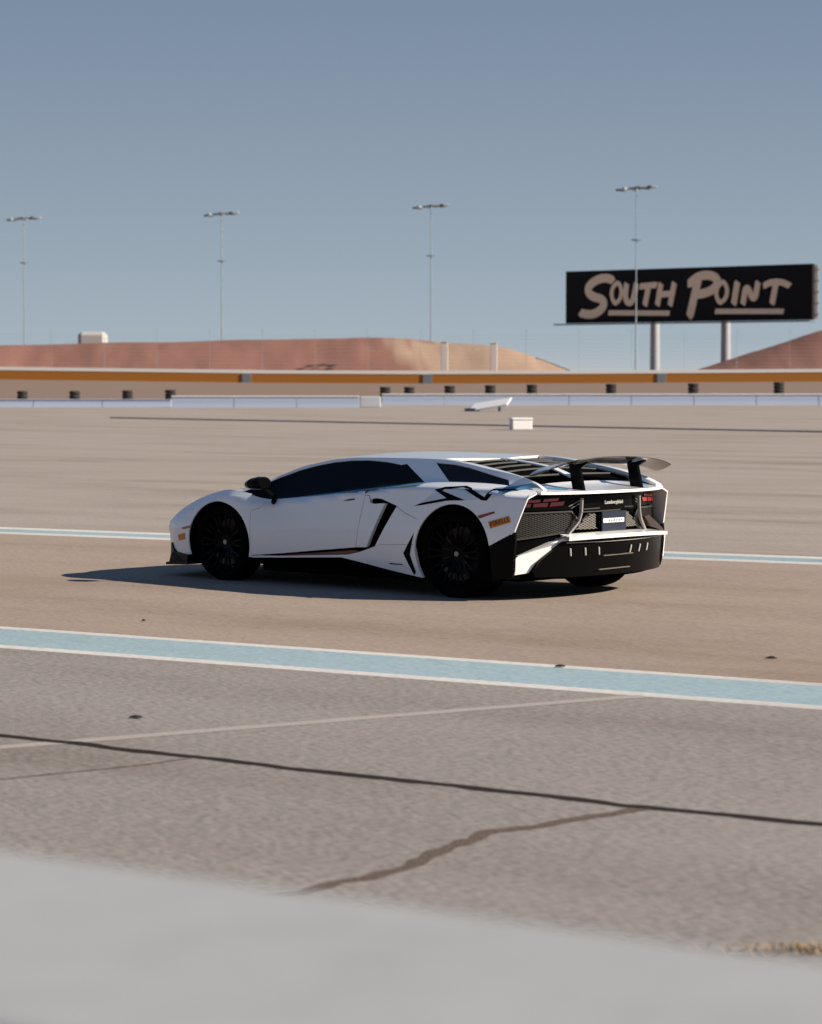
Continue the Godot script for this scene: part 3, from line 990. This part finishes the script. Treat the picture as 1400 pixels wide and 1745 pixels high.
func build_ground() -> void:
	var infield := ground_mat("infield_asphalt", Color(.340, .296, .262), 11, Color(.72, .66, .60), Color(1.08, 1.07, 1.06), .10)
	var lane := ground_mat("lane_asphalt", Color(.330, .268, .222), 23, Color(.80, .74, .68), Color(1.1, 1.07, 1.04), .10)
	var apron := ground_mat("apron_asphalt", Color(.272, .250, .234), 37, Color(.74, .70, .66), Color(1.10, 1.09, 1.07), .24)
	struct("ground", flat_poly([-2500, -60, 2500, -60, 2500, 4500, -2500, 4500], 0.0), infield)
	# lines: d = c + s * x
	var near_far := func(x: float) -> float: return 17.70 - .672 * x
	var near_near := func(x: float) -> float: return 16.32 - .672 * x
	var far_near := func(x: float) -> float: return 28.15 - .584 * x
	var x0 := -42.0
	var x1 := 34.0
	struct("track_lane", flat_poly([x0, near_far.call(x0), x1, near_far.call(x1), x1, far_near.call(x1), x0, far_near.call(x0)], .004), lane)
	struct("apron", flat_poly([x0, near_near.call(x0), x1, near_near.call(x1), x1, -50, x0, -50], .004), apron)
	var paint_blue := ground_mat("paint_blue", Color(.295, .395, .435), 51, Color(.72, .74, .76), Color(1.06, 1.05, 1.05), .10)
	var paint_white := ground_mat("paint_white", Color(.60, .585, .56), 57, Color(.75, .73, .70), Color(1.03, 1.03, 1.03), .08)
	var band := func(called: String, f: Callable, a: float, b: float, m: Material) -> void:
		struct(called, flat_poly([x0, f.call(x0) + a, x1, f.call(x1) + a, x1, f.call(x1) + b, x0, f.call(x0) + b], .004), m)
	band.call("near_blue_band", near_near, .19, 1.22, paint_blue)
	band.call("white_edge_line", near_near, .0, .19, paint_white)
	band.call("white_edge_line", near_near, 1.22, 1.38, paint_white)
	band.call("far_blue_band", far_near, .34, .86, paint_blue)
	band.call("white_edge_line", far_near, .0, .34, paint_white)
	band.call("white_edge_line", far_near, .86, 1.2, paint_white)
	struct("faded_line", ribbon([-3.4, 12.43, -2.0, 13.33, 1.18, 15.37, 1.32, 15.43], .12, .0056, 5, .08), ground_mat("faded_paint", Color(.46, .43, .40), 61, Color(.7, .68, .66), Color(1.0, 1.0, 1.0), .15))
	var tar := ground_mat("crack_dirt", Color(.036, .026, .021), 71, Color(.5, .45, .4), Color(1.5, 1.4, 1.3), .35)
	struct("paving_joint", ribbon([-9.0, 18.97, -2.06, 13.76, .98, 11.48, 1.66, 11.06, 8.0, 6.3], .078, .0065, 2, .35), tar)
	var soft := ground_mat("crack_soil", Color(.125, .096, .078), 73, Color(.4, .36, .33), Color(1.6, 1.5, 1.4), .4)
	struct("paving_crack", ribbon([.99, 11.47, .80, 11.31, .52, 11.0, .34, 10.86, .13, 10.49, 0.0, 10.16, -.16, 9.88, -.39, 9.62, -.8, 9.35], .075, .0065, 3, .35, .06), soft)
	struct("paving_crack", ribbon([-3.2, 11.4, -1.86, 12.26, -1.25, 12.72, -1.0, 13.0], .018, .0065, 9, .4), soft)

	# loose rubber crumbs on the track
	var rubber := mat("rubber_crumb", Color(.02, .018, .016), .9)
	var rng := RandomNumberGenerator.new()
	rng.seed = 4
	var crumbs := [[-1.45, 14.45, .028, "black rubber scrap left of the pale faded line on grey paving"], [2.29, 17.45, .028, "dark rubber scrap lying on the tan lane, right of the blue band"], [.92, 16.95, .026, "small dark scrap lying on the blue painted band"], [-1.95, 20.05, .013, "tiny dark scrap on the tan lane left of the car, near the blue band"]]
	for c in crumbs:
		var g := Geo.new()
		var rings := []
		for j in 4:
			var ring := []
			for k in 9:
				var t := TAU * k / 9
				var r: float = c[2] * [1.0, .85, .5, .08][j] * rng.randf_range(.75, 1.15)
				ring.append(Vector3(cos(t) * r * 1.4, [0.0, .006, .011, .013][j] * rng.randf_range(.9, 1.1), sin(t) * r * .7))
			rings.append(ring)
		for j in 3:
			for k in 9:
				g.quad(rings[j][k], rings[j][(k + 1) % 9], rings[j + 1][(k + 1) % 9], rings[j + 1][k], rings[j][k] + Vector3(0, .05, 0))
		var o := put("rubber_scrap", g.done(), rubber, self, Vector3(c[0], .009, -c[1]))
		tag(o, c[3], "debris")

func dry_weed() -> void:
	var rng := RandomNumberGenerator.new()
	rng.seed = 12
	var o := thing("dry_weed", "straw coloured dry weed at the paving's right edge by the barrier", "weed", Vector3(1.24, .004, -8.62))
	for part in 3:
		var g := Geo.new()
		for i in 70:
			var c := Vector3(rng.randfn(0, .13) + (part - 1) * .08, 0, rng.randfn(0, .035))
			var t := rng.randf() * TAU
			var l := rng.randf_range(.02, .07)
			var tip := c + Vector3(cos(t) * l, rng.randf_range(.006, .03), sin(t) * l * .6)
			var sd := Vector3(-sin(t), 0, cos(t)) * .0022
			var md := (c + tip) * .5 + Vector3(0, .012, 0)
			g.quad(c - sd, c + sd, md + sd, md - sd, Vector3.UP)
			g.flat(md - sd, md + sd, tip, Vector3.UP)
		put("stem_tuft", g.done(), mat("straw_%d" % part, [Color(.34, .24, .12), Color(.22, .14, .07), Color(.40, .30, .17)][part], .9), o).set_meta("kind", "stuff")

# ------------------------------------------------------------------ barrier in front of the photographer
func build_barrier() -> void:
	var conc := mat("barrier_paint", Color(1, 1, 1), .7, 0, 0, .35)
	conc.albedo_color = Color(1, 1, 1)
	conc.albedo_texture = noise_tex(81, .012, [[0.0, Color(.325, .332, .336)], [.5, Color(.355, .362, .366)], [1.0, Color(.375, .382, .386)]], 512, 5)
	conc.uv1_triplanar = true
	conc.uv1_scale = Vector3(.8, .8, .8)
	var o := thing("concrete_barrier", "thick white painted barrier top, out of focus, along the bottom edge", "barrier", Vector3(-.05, 0, -2.30), 0.0)
	var b := Basis(Vector3.UP, -atan2(.575, .818))
	var g := Geo.new()
	# profile across: +z towards the photographer
	var prof := []
	for k in 7:
		var t := deg_to_rad(90.0 * k / 6.0)
		prof.append(Vector2(.345 - .035 + .035 * sin(t), 1.338 - .035 + .035 * cos(t)))
	prof += [Vector2(.35, .35), Vector2(.40, .12), Vector2(.40, 0), Vector2(-.38, 0), Vector2(-.38, .12), Vector2(-.27, .35)]
	for k in 7:
		var t := deg_to_rad(90.0 * (6 - k) / 6.0)
		prof.append(Vector2(-.26 + .035 - .035 * sin(t), 1.338 - .035 + .035 * cos(t)))
	var L := 7.0
	for i in prof.size():
		var p: Vector2 = prof[i]
		var q: Vector2 = prof[(i + 1) % prof.size()]
		g.quad(b * Vector3(-L, p.y, p.x), b * Vector3(L, p.y, p.x), b * Vector3(L, q.y, q.x), b * Vector3(-L, q.y, q.x), b * Vector3(0, (p.y + q.y) * .5 - .6, (p.x + q.x) * .5))
	put("wall", g.done(), conc, o)

# ------------------------------------------------------------------ background
func survey(x: float, y: float, d: float) -> Vector3:
	# surveyed bearing (x, y) and distance d turned into a place in metres
	var f := 4700.0
	var pit := atan(242.5 / f)
	var a := (x - 700.0) / f
	var b := -(y - 872.5) / f
	var dir := Vector3(a, b * cos(pit) - sin(pit), cos(pit) + b * sin(pit))
	dir *= d / dir.z
	return Vector3(dir.x, 1.838 + dir.y, -dir.z)

func build_background() -> void:
	var dirt := ground_mat("banking_asphalt", Color(.25, .185, .145), 91, Color(.7, .66, .6), Color(1.1, 1.08, 1.05), .14)
	# ---- banking
	var g := Geo.new()
	var bx := [-160.0, -34.0, -12.0, 0.0, 14.0, 34.0, 160.0]
	var by := [1.35, 1.04, .76, .71, .73, .87, 1.1]
	for i in bx.size() - 1:
		g.quad(Vector3(bx[i] * .8, -.02, -172), Vector3(bx[i + 1] * .8, -.02, -172), Vector3(bx[i + 1], by[i + 1], -231), Vector3(bx[i], by[i], -231), Vector3.UP)
		g.quad(Vector3(bx[i], by[i], -231), Vector3(bx[i + 1], by[i + 1], -231), Vector3(bx[i + 1] * 1.3, .0, -275), Vector3(bx[i] * 1.3, 0, -275), Vector3.UP)
	struct("banking", g.done(), dirt)
	# ---- yellow wall on the banking
	var yw := thing("speedway_wall", "long yellow wall with a white cap on the banking below the red berms", "wall", Vector3(0, 0, -230))
	var gy := Geo.new()
	var gc := Geo.new()
	for i in range(bx.size() - 1):
		var a := Vector3(bx[i], by[i] - .08, 0)
		var b := Vector3(bx[i + 1], by[i + 1] - .08, 0)
		var h := Vector3(0, .84, 0)
		var cp := Vector3(0, 1.12, 0)
		var z := Vector3(0, 0, -.5)
		gy.quad(a, b, b + h, a + h, NEAR)
		gy.quad(a + z, b + z, b + h + z, a + h + z, -NEAR)
		var fz := Vector3(0, 0, .03)
		gc.quad(a + h + fz, b + h + fz, b + cp + fz, a + cp + fz, NEAR)
		gc.quad(a + cp + fz, b + cp + fz, b + cp + z, a + cp + z, Vector3.UP)
		gc.quad(a + h + fz, b + h + fz, b + h + z, a + h + z, Vector3.DOWN)
		gc.quad(a + h + z, b + h + z, b + cp + z, a + cp + z, -NEAR)
	put("yellow_face", gy.done(), mat("wall_yellow", Color(.35, .13, .010), .6), yw)
	put("white_cap", gc.done(), mat("wall_white", Color(.75, .73, .70), .6), yw)
	for x in [420.0, 728.0, 1127.0]:
		put("grey_panel", box(Vector3(.75, .84, .06), .01), mat("panel_grey", Color(.16, .18, .21), .6), yw, survey(x, 646, 230) * Vector3(1, 0, 0) + Vector3(0, lerpf(.71, .80, absf(x - 728) / 500.0) + .34, .05))
	# ---- catch fence above the wall
	var fence := thing("catch_fence", "thin wire catch fence standing above the yellow wall", "fence", Vector3(0, 0, -230.6))
	var steel := mat("fence_steel", Color(.34, .37, .40), .5, .3)
	for i in 25:
		var x := -52.0 + i * 4.4
		g = Geo.new()
		add_tube(g, [Vector3(x, .3, 0), Vector3(x, 4.6, 0), Vector3(x, 5.2, .5)], [.014, .014, .014], 5)
		put("fence_post", g.done(), steel, fence)
	for k in 9:
		g = Geo.new()
		var y := 2.05 + k * .33
		add_tube(g, [Vector3(-54, y + .2, .05), Vector3(-12, y, .05), Vector3(14, y, .05), Vector3(56, y + .1, .05)], [.006, .006, .006, .006], 4)
		put("cable", g.done(), steel, fence)
	# ---- pale poles before the berm end, built wide to suit their motion blur
	for q in [[757.0, 583.0, "pale post behind yellow wall, left one of two before the berm end"], [841.0, 585.0, "pale post behind yellow wall, right one of two before the berm end"]]:
		var p := survey(q[0], 632, 250)
		var top := survey(q[0], q[1], 250).y
		g = Geo.new()
		add_box(g, Vector3(0, top * .5, 0), Vector3(.62, top, .4), .04)
		add_box(g, Vector3(0, top + .04, 0), Vector3(.72, .08, .5), .02)
		var o := put("pale_post", g.done(), mat("post_pale", Color(.62, .56, .52), .7), self, Vector3(p.x, 0, p.z))
		tag(o, q[2], "post", "pale posts before the berm end")

	# ---- earth berms
	berms()
	var o := thing("hilltop_cabin", "small rounded white cabin on top of the red berm, far left", "cabin", survey(158, 586.5, 330))
	g = Geo.new()
	add_box(g, Vector3(0, .55, 0), Vector3(3.4, 1.9, 2.4), .45)
	put("cabin_shell", g.done(), mat("cabin_white", Color(.45, .44, .42), .6), o)
	put("cabin_base", box(Vector3(3.0, .9, 2.0), .04, Vector3(0, -.6, 0)), mat("panel_grey", Color(.16, .18, .21), .6), o)
	o = thing("small_sign", "small white and green sign board at the red berm's top edge", "sign", survey(530, 590, 324))
	put("board", box(Vector3(2.5, .62, .12), .02, Vector3(0, .46, 0)), mat("cabin_white", Color(.45, .44, .42), .6), o)
	put("green_strip", box(Vector3(2.4, .16, .03), .005, Vector3(0, .66, .08)), mat("sign_green", Color(.12, .42, .36), .6), o)
	for x in [-.9, .9]:
		put("leg", box(Vector3(.1, 1.6, .1), .01, Vector3(x, -.6, -.03)), steel, o)

	# ---- light masts
	var masts := [[42.0, 372.0, 366.0, 448.0, "leftmost floodlight mast, left of the white hilltop cabin"], [378.0, 364.0, 352.0, 445.0, "second floodlight mast from the left, above the red berm"], [734.0, 351.0, 334.0, 436.0, "third floodlight mast from the left, near the pale posts"], [1083.0, 320.0, 302.0, 409.0, "tallest looking floodlight mast, in front of the black billboard"]]
	for q in masts:
		var base := survey(q[0], 632, q[2])
		var top: float = survey(q[0], q[1], q[2]).y
		var mid: float = survey(q[0], q[3], q[2]).y
		var m := thing("floodlight_mast", q[4], "light mast", Vector3(base.x, 0, base.z), 0.0, "floodlight masts behind the wall")
		g = Geo.new()
		add_tube(g, [Vector3(0, 0, 0), Vector3(0, top * .5, 0), Vector3(0, top, 0)], [.095, .07, .05], 8)
		put("pole", g.done(), mat("mast_steel", Color(.26, .31, .35), .6, .1), m)
		g = Geo.new()
		add_lathe_y(g, [[.0, -.05], [.55, -.05], [.55, .05], [.0, .05]], 14, mid)
		put("service_platform", g.done(), mat("mast_dark", Color(.10, .12, .14), .6), m)
		# lamp ring: a tilted hexagonal frame with floodlights
		g = Geo.new()
		var ring := []
		for k in 8:
			var t := TAU * k / 8
			ring.append(Vector3(cos(t) * 1.95, top + cos(t) * .16 - .06, sin(t) * 1.95))
		for k in 8:
			add_bar(g, ring[k], ring[(k + 1) % 8], .10, .10)
			if k % 2 == 0:
				add_bar(g, Vector3(0, top - .05, 0), ring[k], .09, .09)
		put("lamp_frame", g.done(), mat("mast_dark", Color(.10, .12, .14), .6), m)
		for k in 8:
			g = Geo.new()
			add_box(g, ring[k] + Vector3(0, -.02, 0), Vector3(.62, .24, .5), .05, Basis(Vector3.UP, -TAU * k / 8))
			put("floodlight", g.done(), mat("lamp_housing", Color(.10, .12, .14), .5, .1) if k % 3 else mat("lamp_pale", Color(.42, .45, .47), .4), m)

	# ---- billboard
	billboard()

	# ---- low wall with dark posts
	var shade_white := mat("low_wall_shade_blue", Color(.34, .39, .50), .6)  # white wall: the sky-lit shade on its face is put into this blue
	for q in [[-60.0, 292.0, 680.0, 693.5, 136.0, "left stretch of the low white wall in painted blue shade behind the track", false], [292.0, 612.0, 674.5, 694.0, 134.0, "middle stretch of low white wall in painted blue shade with a white top edge", true], [650.0, 1500.0, 671.0, 690.0, 143.0, "right stretch of the low white wall in painted blue shade below the billboard", true]]:
		var a := survey(q[0], q[3], q[4])
		var b := survey(q[1], q[3], q[4])
		var h := survey(q[0], q[2], q[4]).y
		var w := thing("low_wall", q[5], "wall", Vector3((a.x + b.x) * .5, 0, a.z), 0.0, "low wall along the infield")
		var n := maxi(1, int((b.x - a.x) / 3.0))
		for k in n:
			var l := (b.x - a.x) / n
			g = Geo.new()
			add_prism(g, [Vector3((k - n * .5) * l + .015, 0, .28), Vector3((k - n * .5) * l + .015, h * .35, .2), Vector3((k - n * .5) * l + .015, h - .06, .13), Vector3((k - n * .5) * l + .015, h - .06, -.13), Vector3((k - n * .5) * l + .015, 0, -.28)], Vector3(l - .03, 0, 0))
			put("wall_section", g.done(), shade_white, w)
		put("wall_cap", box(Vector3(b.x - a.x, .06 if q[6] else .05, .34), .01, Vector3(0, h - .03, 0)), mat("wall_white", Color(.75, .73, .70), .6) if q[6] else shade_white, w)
	var blk := put("white_block", box(Vector3(1.0, .53, .6), .03, Vector3(0, .265, 0)), mat("block_white", Color(.52, .54, .57), .6), self, Vector3(survey(631, 692, 135).x, 0, -135.2))
	tag(blk, "white concrete block in the gap between two low wall stretches", "block")
	var posts := [[38, 666, 685], [127, 666, 684], [217, 665, 683], [290, 664, 681], [656, 659, 677], [697, 659, 676], [766, 657, 675], [835, 656, 675], [906, 655, 675], [1041, 654, 676], [1181, 653, 676], [1327, 651, 675]]
	var place := ["at the far left end of the low wall", "second from the left behind the low wall", "third from the left behind the low wall", "fourth from the left, where the white wall top begins", "just right of the white block in the wall gap", "second one right of the white block", "third one right of the white block", "above the slanted white ramp board", "right of the slanted white ramp board", "below the left leg of the black billboard", "below the middle of the black billboard", "at the far right end of the low wall"]
	for i in posts.size():
		var q: Array = posts[i]
		var at := survey(q[0], q[2], 152)
		var top := survey(q[0], q[1], 152).y
		var t := thing("tyre_stack", "squat dark stack " + place[i], "tyre stack", Vector3(at.x, 0, -152), 0.0, "dark stacks behind the low wall")
		var n := int(round(top / .2))
		for k in n:
			g = Geo.new()
			var th := top / n
			add_lathe_y(g, [[.13, .0], [.25, .0], [.30, th * .25], [.30, th * .75], [.25, th - .006], [.13, th - .006]], 16, k * th)
			put("tyre", g.done(), mat("old_rubber", Color(.022, .018, .017), .85), t)
	# ---- white box, ramp board, kerb
	var wb := thing("white_box", "small white box standing alone on the tan infield", "box", survey(887, 732.5, 84.6) * Vector3(1, 0, 1), .2)
	put("box_body", box(Vector3(.62, .30, .45), .02, Vector3(0, .15, 0)), mat("box_white", Color(.80, .79, .77), .6), wb)
	put("box_lid", box(Vector3(.66, .06, .49), .015, Vector3(0, .335, 0)), mat("box_white", Color(.80, .79, .77), .6), wb)
	var rb := thing("ramp_board", "white board lying slanted on the ground before the low wall", "board", survey(832, 699, 122) * Vector3(1, 0, 1), -.25)
	put("board_face", box(Vector3(1.75, .07, 1.0), .015), mat("box_white", Color(.80, .79, .77), .6), rb, Vector3(.1, .30, 0)).rotation = Vector3(.30, 0, .17)
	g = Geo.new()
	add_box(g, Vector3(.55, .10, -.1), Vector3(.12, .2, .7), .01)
	add_box(g, Vector3(-.72, .07, .1), Vector3(.5, .14, .8), .02)  # dark slab added as the shadow at the left end of the board
	put("board_foot_shade", g.done(), mat("mast_dark", Color(.10, .12, .14), .6), rb)
	var ka := survey(190, 712.5, 104.5)
	var kb := survey(1480, 739.0, 79.5)
	g = Geo.new()
	add_bar(g, Vector3(ka.x, .03, ka.z), Vector3(kb.x, .03, kb.z), .2, .038, Vector3.UP, .01)
	struct("low_kerb", g.done(), mat("kerb_grey", Color(.20, .21, .22), .8))

func add_lathe_y(g: Geo, prof: Array, segs: int, y: float) -> void:
	for i in prof.size() - 1:
		var a := Vector2(prof[i][0], prof[i][1])
		var b := Vector2(prof[i + 1][0], prof[i + 1][1])
		var nn := Vector2(b.y - a.y, -(b.x - a.x)).normalized()
		for k in segs:
			var t0 := TAU * k / segs
			var t1 := TAU * (k + 1) / segs
			var e0 := Vector3(cos(t0), 0, sin(t0))
			var e1 := Vector3(cos(t1), 0, sin(t1))
			var Y := Vector3.UP
			g.tri(e0 * a.x + Y * (a.y + y), e1 * a.x + Y * (a.y + y), e1 * b.x + Y * (b.y + y), e0 * nn.x + Y * nn.y, e1 * nn.x + Y * nn.y, e1 * nn.x + Y * nn.y)
			g.tri(e0 * a.x + Y * (a.y + y), e1 * b.x + Y * (b.y + y), e0 * b.x + Y * (b.y + y), e0 * nn.x + Y * nn.y, e1 * nn.x + Y * nn.y, e0 * nn.x + Y * nn.y)

func berms() -> void:
	var soil := mat("berm_gravel", Color(1, 1, 1), .95, 0, 0, .2)
	soil.albedo_color = Color(1, 1, 1)
	soil.vertex_color_use_as_albedo = true
	soil.albedo_texture = noise_tex(101, .04, [[0.0, Color(.72, .70, .68)], [.45, Color(.92, .92, .92)], [1.0, Color(1, 1, 1)]], 512, 5)
	soil.uv1_triplanar = true
	soil.uv1_world_triplanar = true
	soil.uv1_scale = Vector3(.03, .3, .12)
	var n := FastNoiseLite.new()
	n.seed = 77
	n.frequency = .05
	n.fractal_octaves = 4
	var red := Color(.275, .140, .108)
	var tan_ := Color(.375, .262, .192)
	# crest lines: column, row in the photograph, at the crest's distance
	for q in [[[-420, 596, -160, 592, 0, 588, 350, 580, 560, 576, 650, 575, 700, 577.5, 760, 583, 850, 591, 900, 604, 940, 618, 985, 636, 1010, 640], 322.0], [[1120, 642, 1165, 635, 1250, 609, 1330, 584, 1400, 562, 1500, 546, 1700, 536, 1900, 534], 318.0]]:
		var crest: Array = q[0]
		var d0: float = q[1]
		K["_crest"] = crest
		var st := SurfaceTool.new()
		st.begin(Mesh.PRIMITIVE_TRIANGLES)
		var c0: float = crest[0]
		var c1: float = crest[crest.size() - 2]
		var nx := 150
		var rows := [[-1.0, 0.0], [-.8, .1], [-.55, .36], [-.3, .68], [-.12, .92], [0.0, 1.0], [.15, .97], [.5, .55], [1.0, 0.0]]
		for i in nx + 1:
			var col := lerpf(c0, c1, float(i) / nx)
			var h := maxf(survey(col, kn("_crest", col), d0).y, -.2)
			for r in rows:
				var dist: float = d0 + r[0] * 22.0
				var x := (col - 700.0) / 4700.0 * d0
				var wob := n.get_noise_2d(x * 1.5, dist) * .5 * clampf(h / 4.0, 0, 1)
				var y: float = h * r[1] + (wob * (1.0 if r[1] > 0.05 and r[1] < .99 else .25)) - .05
				var t := clampf((col + n.get_noise_2d(x * 3.0, dist * 2.0) * 110.0 + n.get_noise_2d(x * 14.0, y * 9.0) * 60.0 - 690.0) / 40.0, 0.0, 1.0) if d0 > 320.0 else 0.0
				st.set_color(red.lerp(tan_, t) * (1.0 + n.get_noise_2d(x * 6.0, y * 22.0) * .22))
				st.set_uv(Vector2(x, dist))
				st.add_vertex(Vector3(x, y, -dist))
		for i in nx:
			for j in rows.size() - 1:
				var a := i * rows.size() + j
				var b := a + rows.size()
				for k in [a, a + 1, b, b, a + 1, b + 1]:
					st.add_index(k)
		st.generate_normals()
		var o := struct("berm", st.commit(), soil)
		o.set_meta("label", "red brown gravel berm behind the yellow wall, left" if d0 > 320.0 else "red brown gravel berm rising at the right edge")
	var g := Geo.new()
	add_bar(g, survey(912, 610.5, 321) , survey(975, 634, 321), .4, .22, Vector3.UP, .02)
	var o2 := put("guard_rail", g.done(), mat("rail_dark", Color(.03, .05, .055), .6), self)
	tag(o2, "dark sloping rail down the right end of the red berm", "rail")

func billboard() -> void:
	var pl := survey(965, 463, 348)
	var pr := survey(1386, 449, 322)
	var bl := survey(966, 553, 348)
	var br := survey(1386, 543, 322)
	var c := (pl + pr + bl + br) * .25
	var x := (pr - pl + br - bl)
	x.y = 0
	var width := x.length() * .5
	x = x.normalized()
	var z := x.cross(Vector3.UP).normalized()
	var height := ((pl.y - bl.y) + (pr.y - br.y)) * .5
	var o := thing("billboard", "black billboard on two pale legs with tan SOUTH POINT lettering", "billboard", Vector3(c.x, 0, c.z))
	o.transform.basis = Basis(x, Vector3.UP, z)
	var Y := c.y
	var skew := (pr.y + br.y - pl.y - bl.y) * .5
	put("sign_face", box(Vector3(width, height, .5), .05, Vector3(0, Y, 0)), mat("sign_black", Color(.008, .008, .009), .7, 0, 0, .3), o)
	var g := Geo.new()
	for k in 5:
		add_box(g, Vector3(width * .5 - .1, Y - height * .4 + k * height * .2, -.65), Vector3(.25, .25, .8), .03)
	add_box(g, Vector3(width * .5 - .2, Y, -.6), Vector3(.2, height * .96, .7), .03)
	put("side_truss", g.done(), mat("truss_brown", Color(.05, .03, .026), .7), o)
	put("catwalk", box(Vector3(width + 1.6, .16, 1.1), .02, Vector3(-.7, Y - height * .5 - .14, .35)), mat("catwalk_steel", Color(.10, .13, .14), .6), o)
	for q in [1073.0, 1283.0]:
		var p := survey(q, 600, 336)
		var lx := (p - c).dot(x)
		g = Geo.new()
		add_tube(g, [Vector3(lx, 0, -1.0), Vector3(lx, Y - height * .5, -1.0)], [.62, .56], 18)
		put("leg", g.done(), mat("leg_pale", Color(.36, .37, .40), .6), o)
	# brush lettering: strokes drawn on the face in a 1235 x 262 layout
	var tan_ := mat("letter_tan", Color(.92, .72, .50), .6)
	var sx := width / 1235.0
	var sy := height / 262.0
	var letters := [
		["letter", [[360, 548, 330, 536, 280, 546, 236, 578, 232, 610, 262, 634, 302, 640, 322, 664, 302, 700, 252, 724, 198, 716]], 34],
		["letter", [[386, 562, 362, 584, 356, 626, 372, 662, 384, 664], [378, 664, 400, 648, 412, 606, 400, 566, 382, 560]], 17],
		["letter", [[436, 568, 428, 636, 446, 666, 470, 650, 486, 568]], 24],
		["letter", [[508, 578, 588, 570], [550, 574, 532, 668]], 24],
		["letter", [[612, 566, 596, 666], [680, 562, 660, 666], [606, 616, 668, 612]], 24],
		["underline", [[345, 711, 655, 707]], 20],
		["letter", [[800, 545, 782, 620, 760, 716], [758, 562, 800, 524, 866, 518, 902, 546, 880, 588, 826, 610, 786, 614]], 34],
		["letter", [[922, 552, 894, 576, 888, 616, 904, 650, 916, 652], [910, 652, 934, 636, 946, 594, 932, 556, 916, 550]], 17],
		["letter", [[992, 556, 976, 654]], 26],
		["letter", [[1020, 654, 1036, 556, 1074, 652, 1092, 554]], 24],
		["letter", [[1122, 568, 1150, 552, 1200, 548, 1240, 566], [1178, 552, 1160, 650]], 24],
		["underline", [[888, 694, 1212, 688]], 20],
	]
	var lift := 0.0
	for l in letters:
		g = Geo.new()
		for s in l[1]:
			var line := PackedVector2Array()
			for i in range(0, s.size(), 2):
				line.append(Vector2((s[i] - 110.0 - 617.5) * sx, Y - (s[i + 1] - 507.0 + .036 * (s[i] - 110.0) - 131.0) * sy))
			# round the brush stroke
			for pass_ in 2:
				var sm := PackedVector2Array([line[0]])
				for i in line.size() - 1:
					sm.append(line[i].lerp(line[i + 1], .25))
					sm.append(line[i].lerp(line[i + 1], .75))
				sm.append(line[line.size() - 1])
				line = sm
			lift += .003
			for poly in Geometry2D.offset_polyline(line, l[2] * sx * .52, Geometry2D.JOIN_ROUND, Geometry2D.END_ROUND):
				if Geometry2D.is_polygon_clockwise(poly):
					continue
				var pts := []
				for p in poly:
					pts.append(Vector3(p.x, p.y, .24))
				add_prism(g, pts, Vector3(0, 0, .12 + lift))
		put(l[0], g.done(), tan_, o)

func _ready() -> void:
	# ---- camera
	var cam := Camera3D.new()
	cam.name = "camera"
	add_child(cam)
	cam.position = Vector3(0, 1.838, 0)
	cam.rotation.x = -atan(242.5 / 4700.0)
	var at := CameraAttributesPhysical.new()
	at.frustum_focal_length = 12.0 / tan(atan(872.5 / 4700.0))
	at.frustum_focus_distance = 23.3
	at.exposure_aperture = 2.6
	at.frustum_near = .1
	at.frustum_far = 6000.0
	cam.attributes = at
	cam.fov = rad_to_deg(2.0 * atan(872.5 / 4700.0))
	cam.near = .1
	cam.far = 6000.0
	cam.current = true
	# ---- sky, sun, exposure
	var env := Environment.new()
	env.background_mode = Environment.BG_SKY
	var sky := Sky.new()
	var sm := ProceduralSkyMaterial.new()
	sm.sky_top_color = Color(.044, .082, .164).linear_to_srgb()
	sm.sky_horizon_color = Color(.244, .292, .325).linear_to_srgb()
	sm.sky_curve = .094
	sm.ground_bottom_color = Color(.25, .22, .2).linear_to_srgb()
	sm.ground_horizon_color = Color(.36, .38, .39).linear_to_srgb()
	sm.sun_angle_max = 3.0
	sm.energy_multiplier = 1.0
	sky.sky_material = sm
	env.sky = sky
	env.tonemap_mode = Environment.TONE_MAPPER_LINEAR
	env.tonemap_exposure = 1.6
	env.sdfgi_enabled = true
	env.ssao_enabled = true
	env.ssil_enabled = true
	var we := WorldEnvironment.new()
	we.name = "environment"
	we.environment = env
	add_child(we)
	var sun := DirectionalLight3D.new()
	sun.name = "sun"
	sun.light_energy = 1.6
	sun.light_color = Color(1.0, .95, .88)
	sun.light_angular_distance = .5
	sun.shadow_enabled = true
	add_child(sun)
	var el := deg_to_rad(28.5)
	var to_sun := Vector3(.98 * cos(el), sin(el), .22 * cos(el)).normalized()
	sun.look_at_from_position(Vector3.ZERO, -to_sun)

	build_ground()
	dry_weed()
	build_barrier()
	build_background()
	build_car()
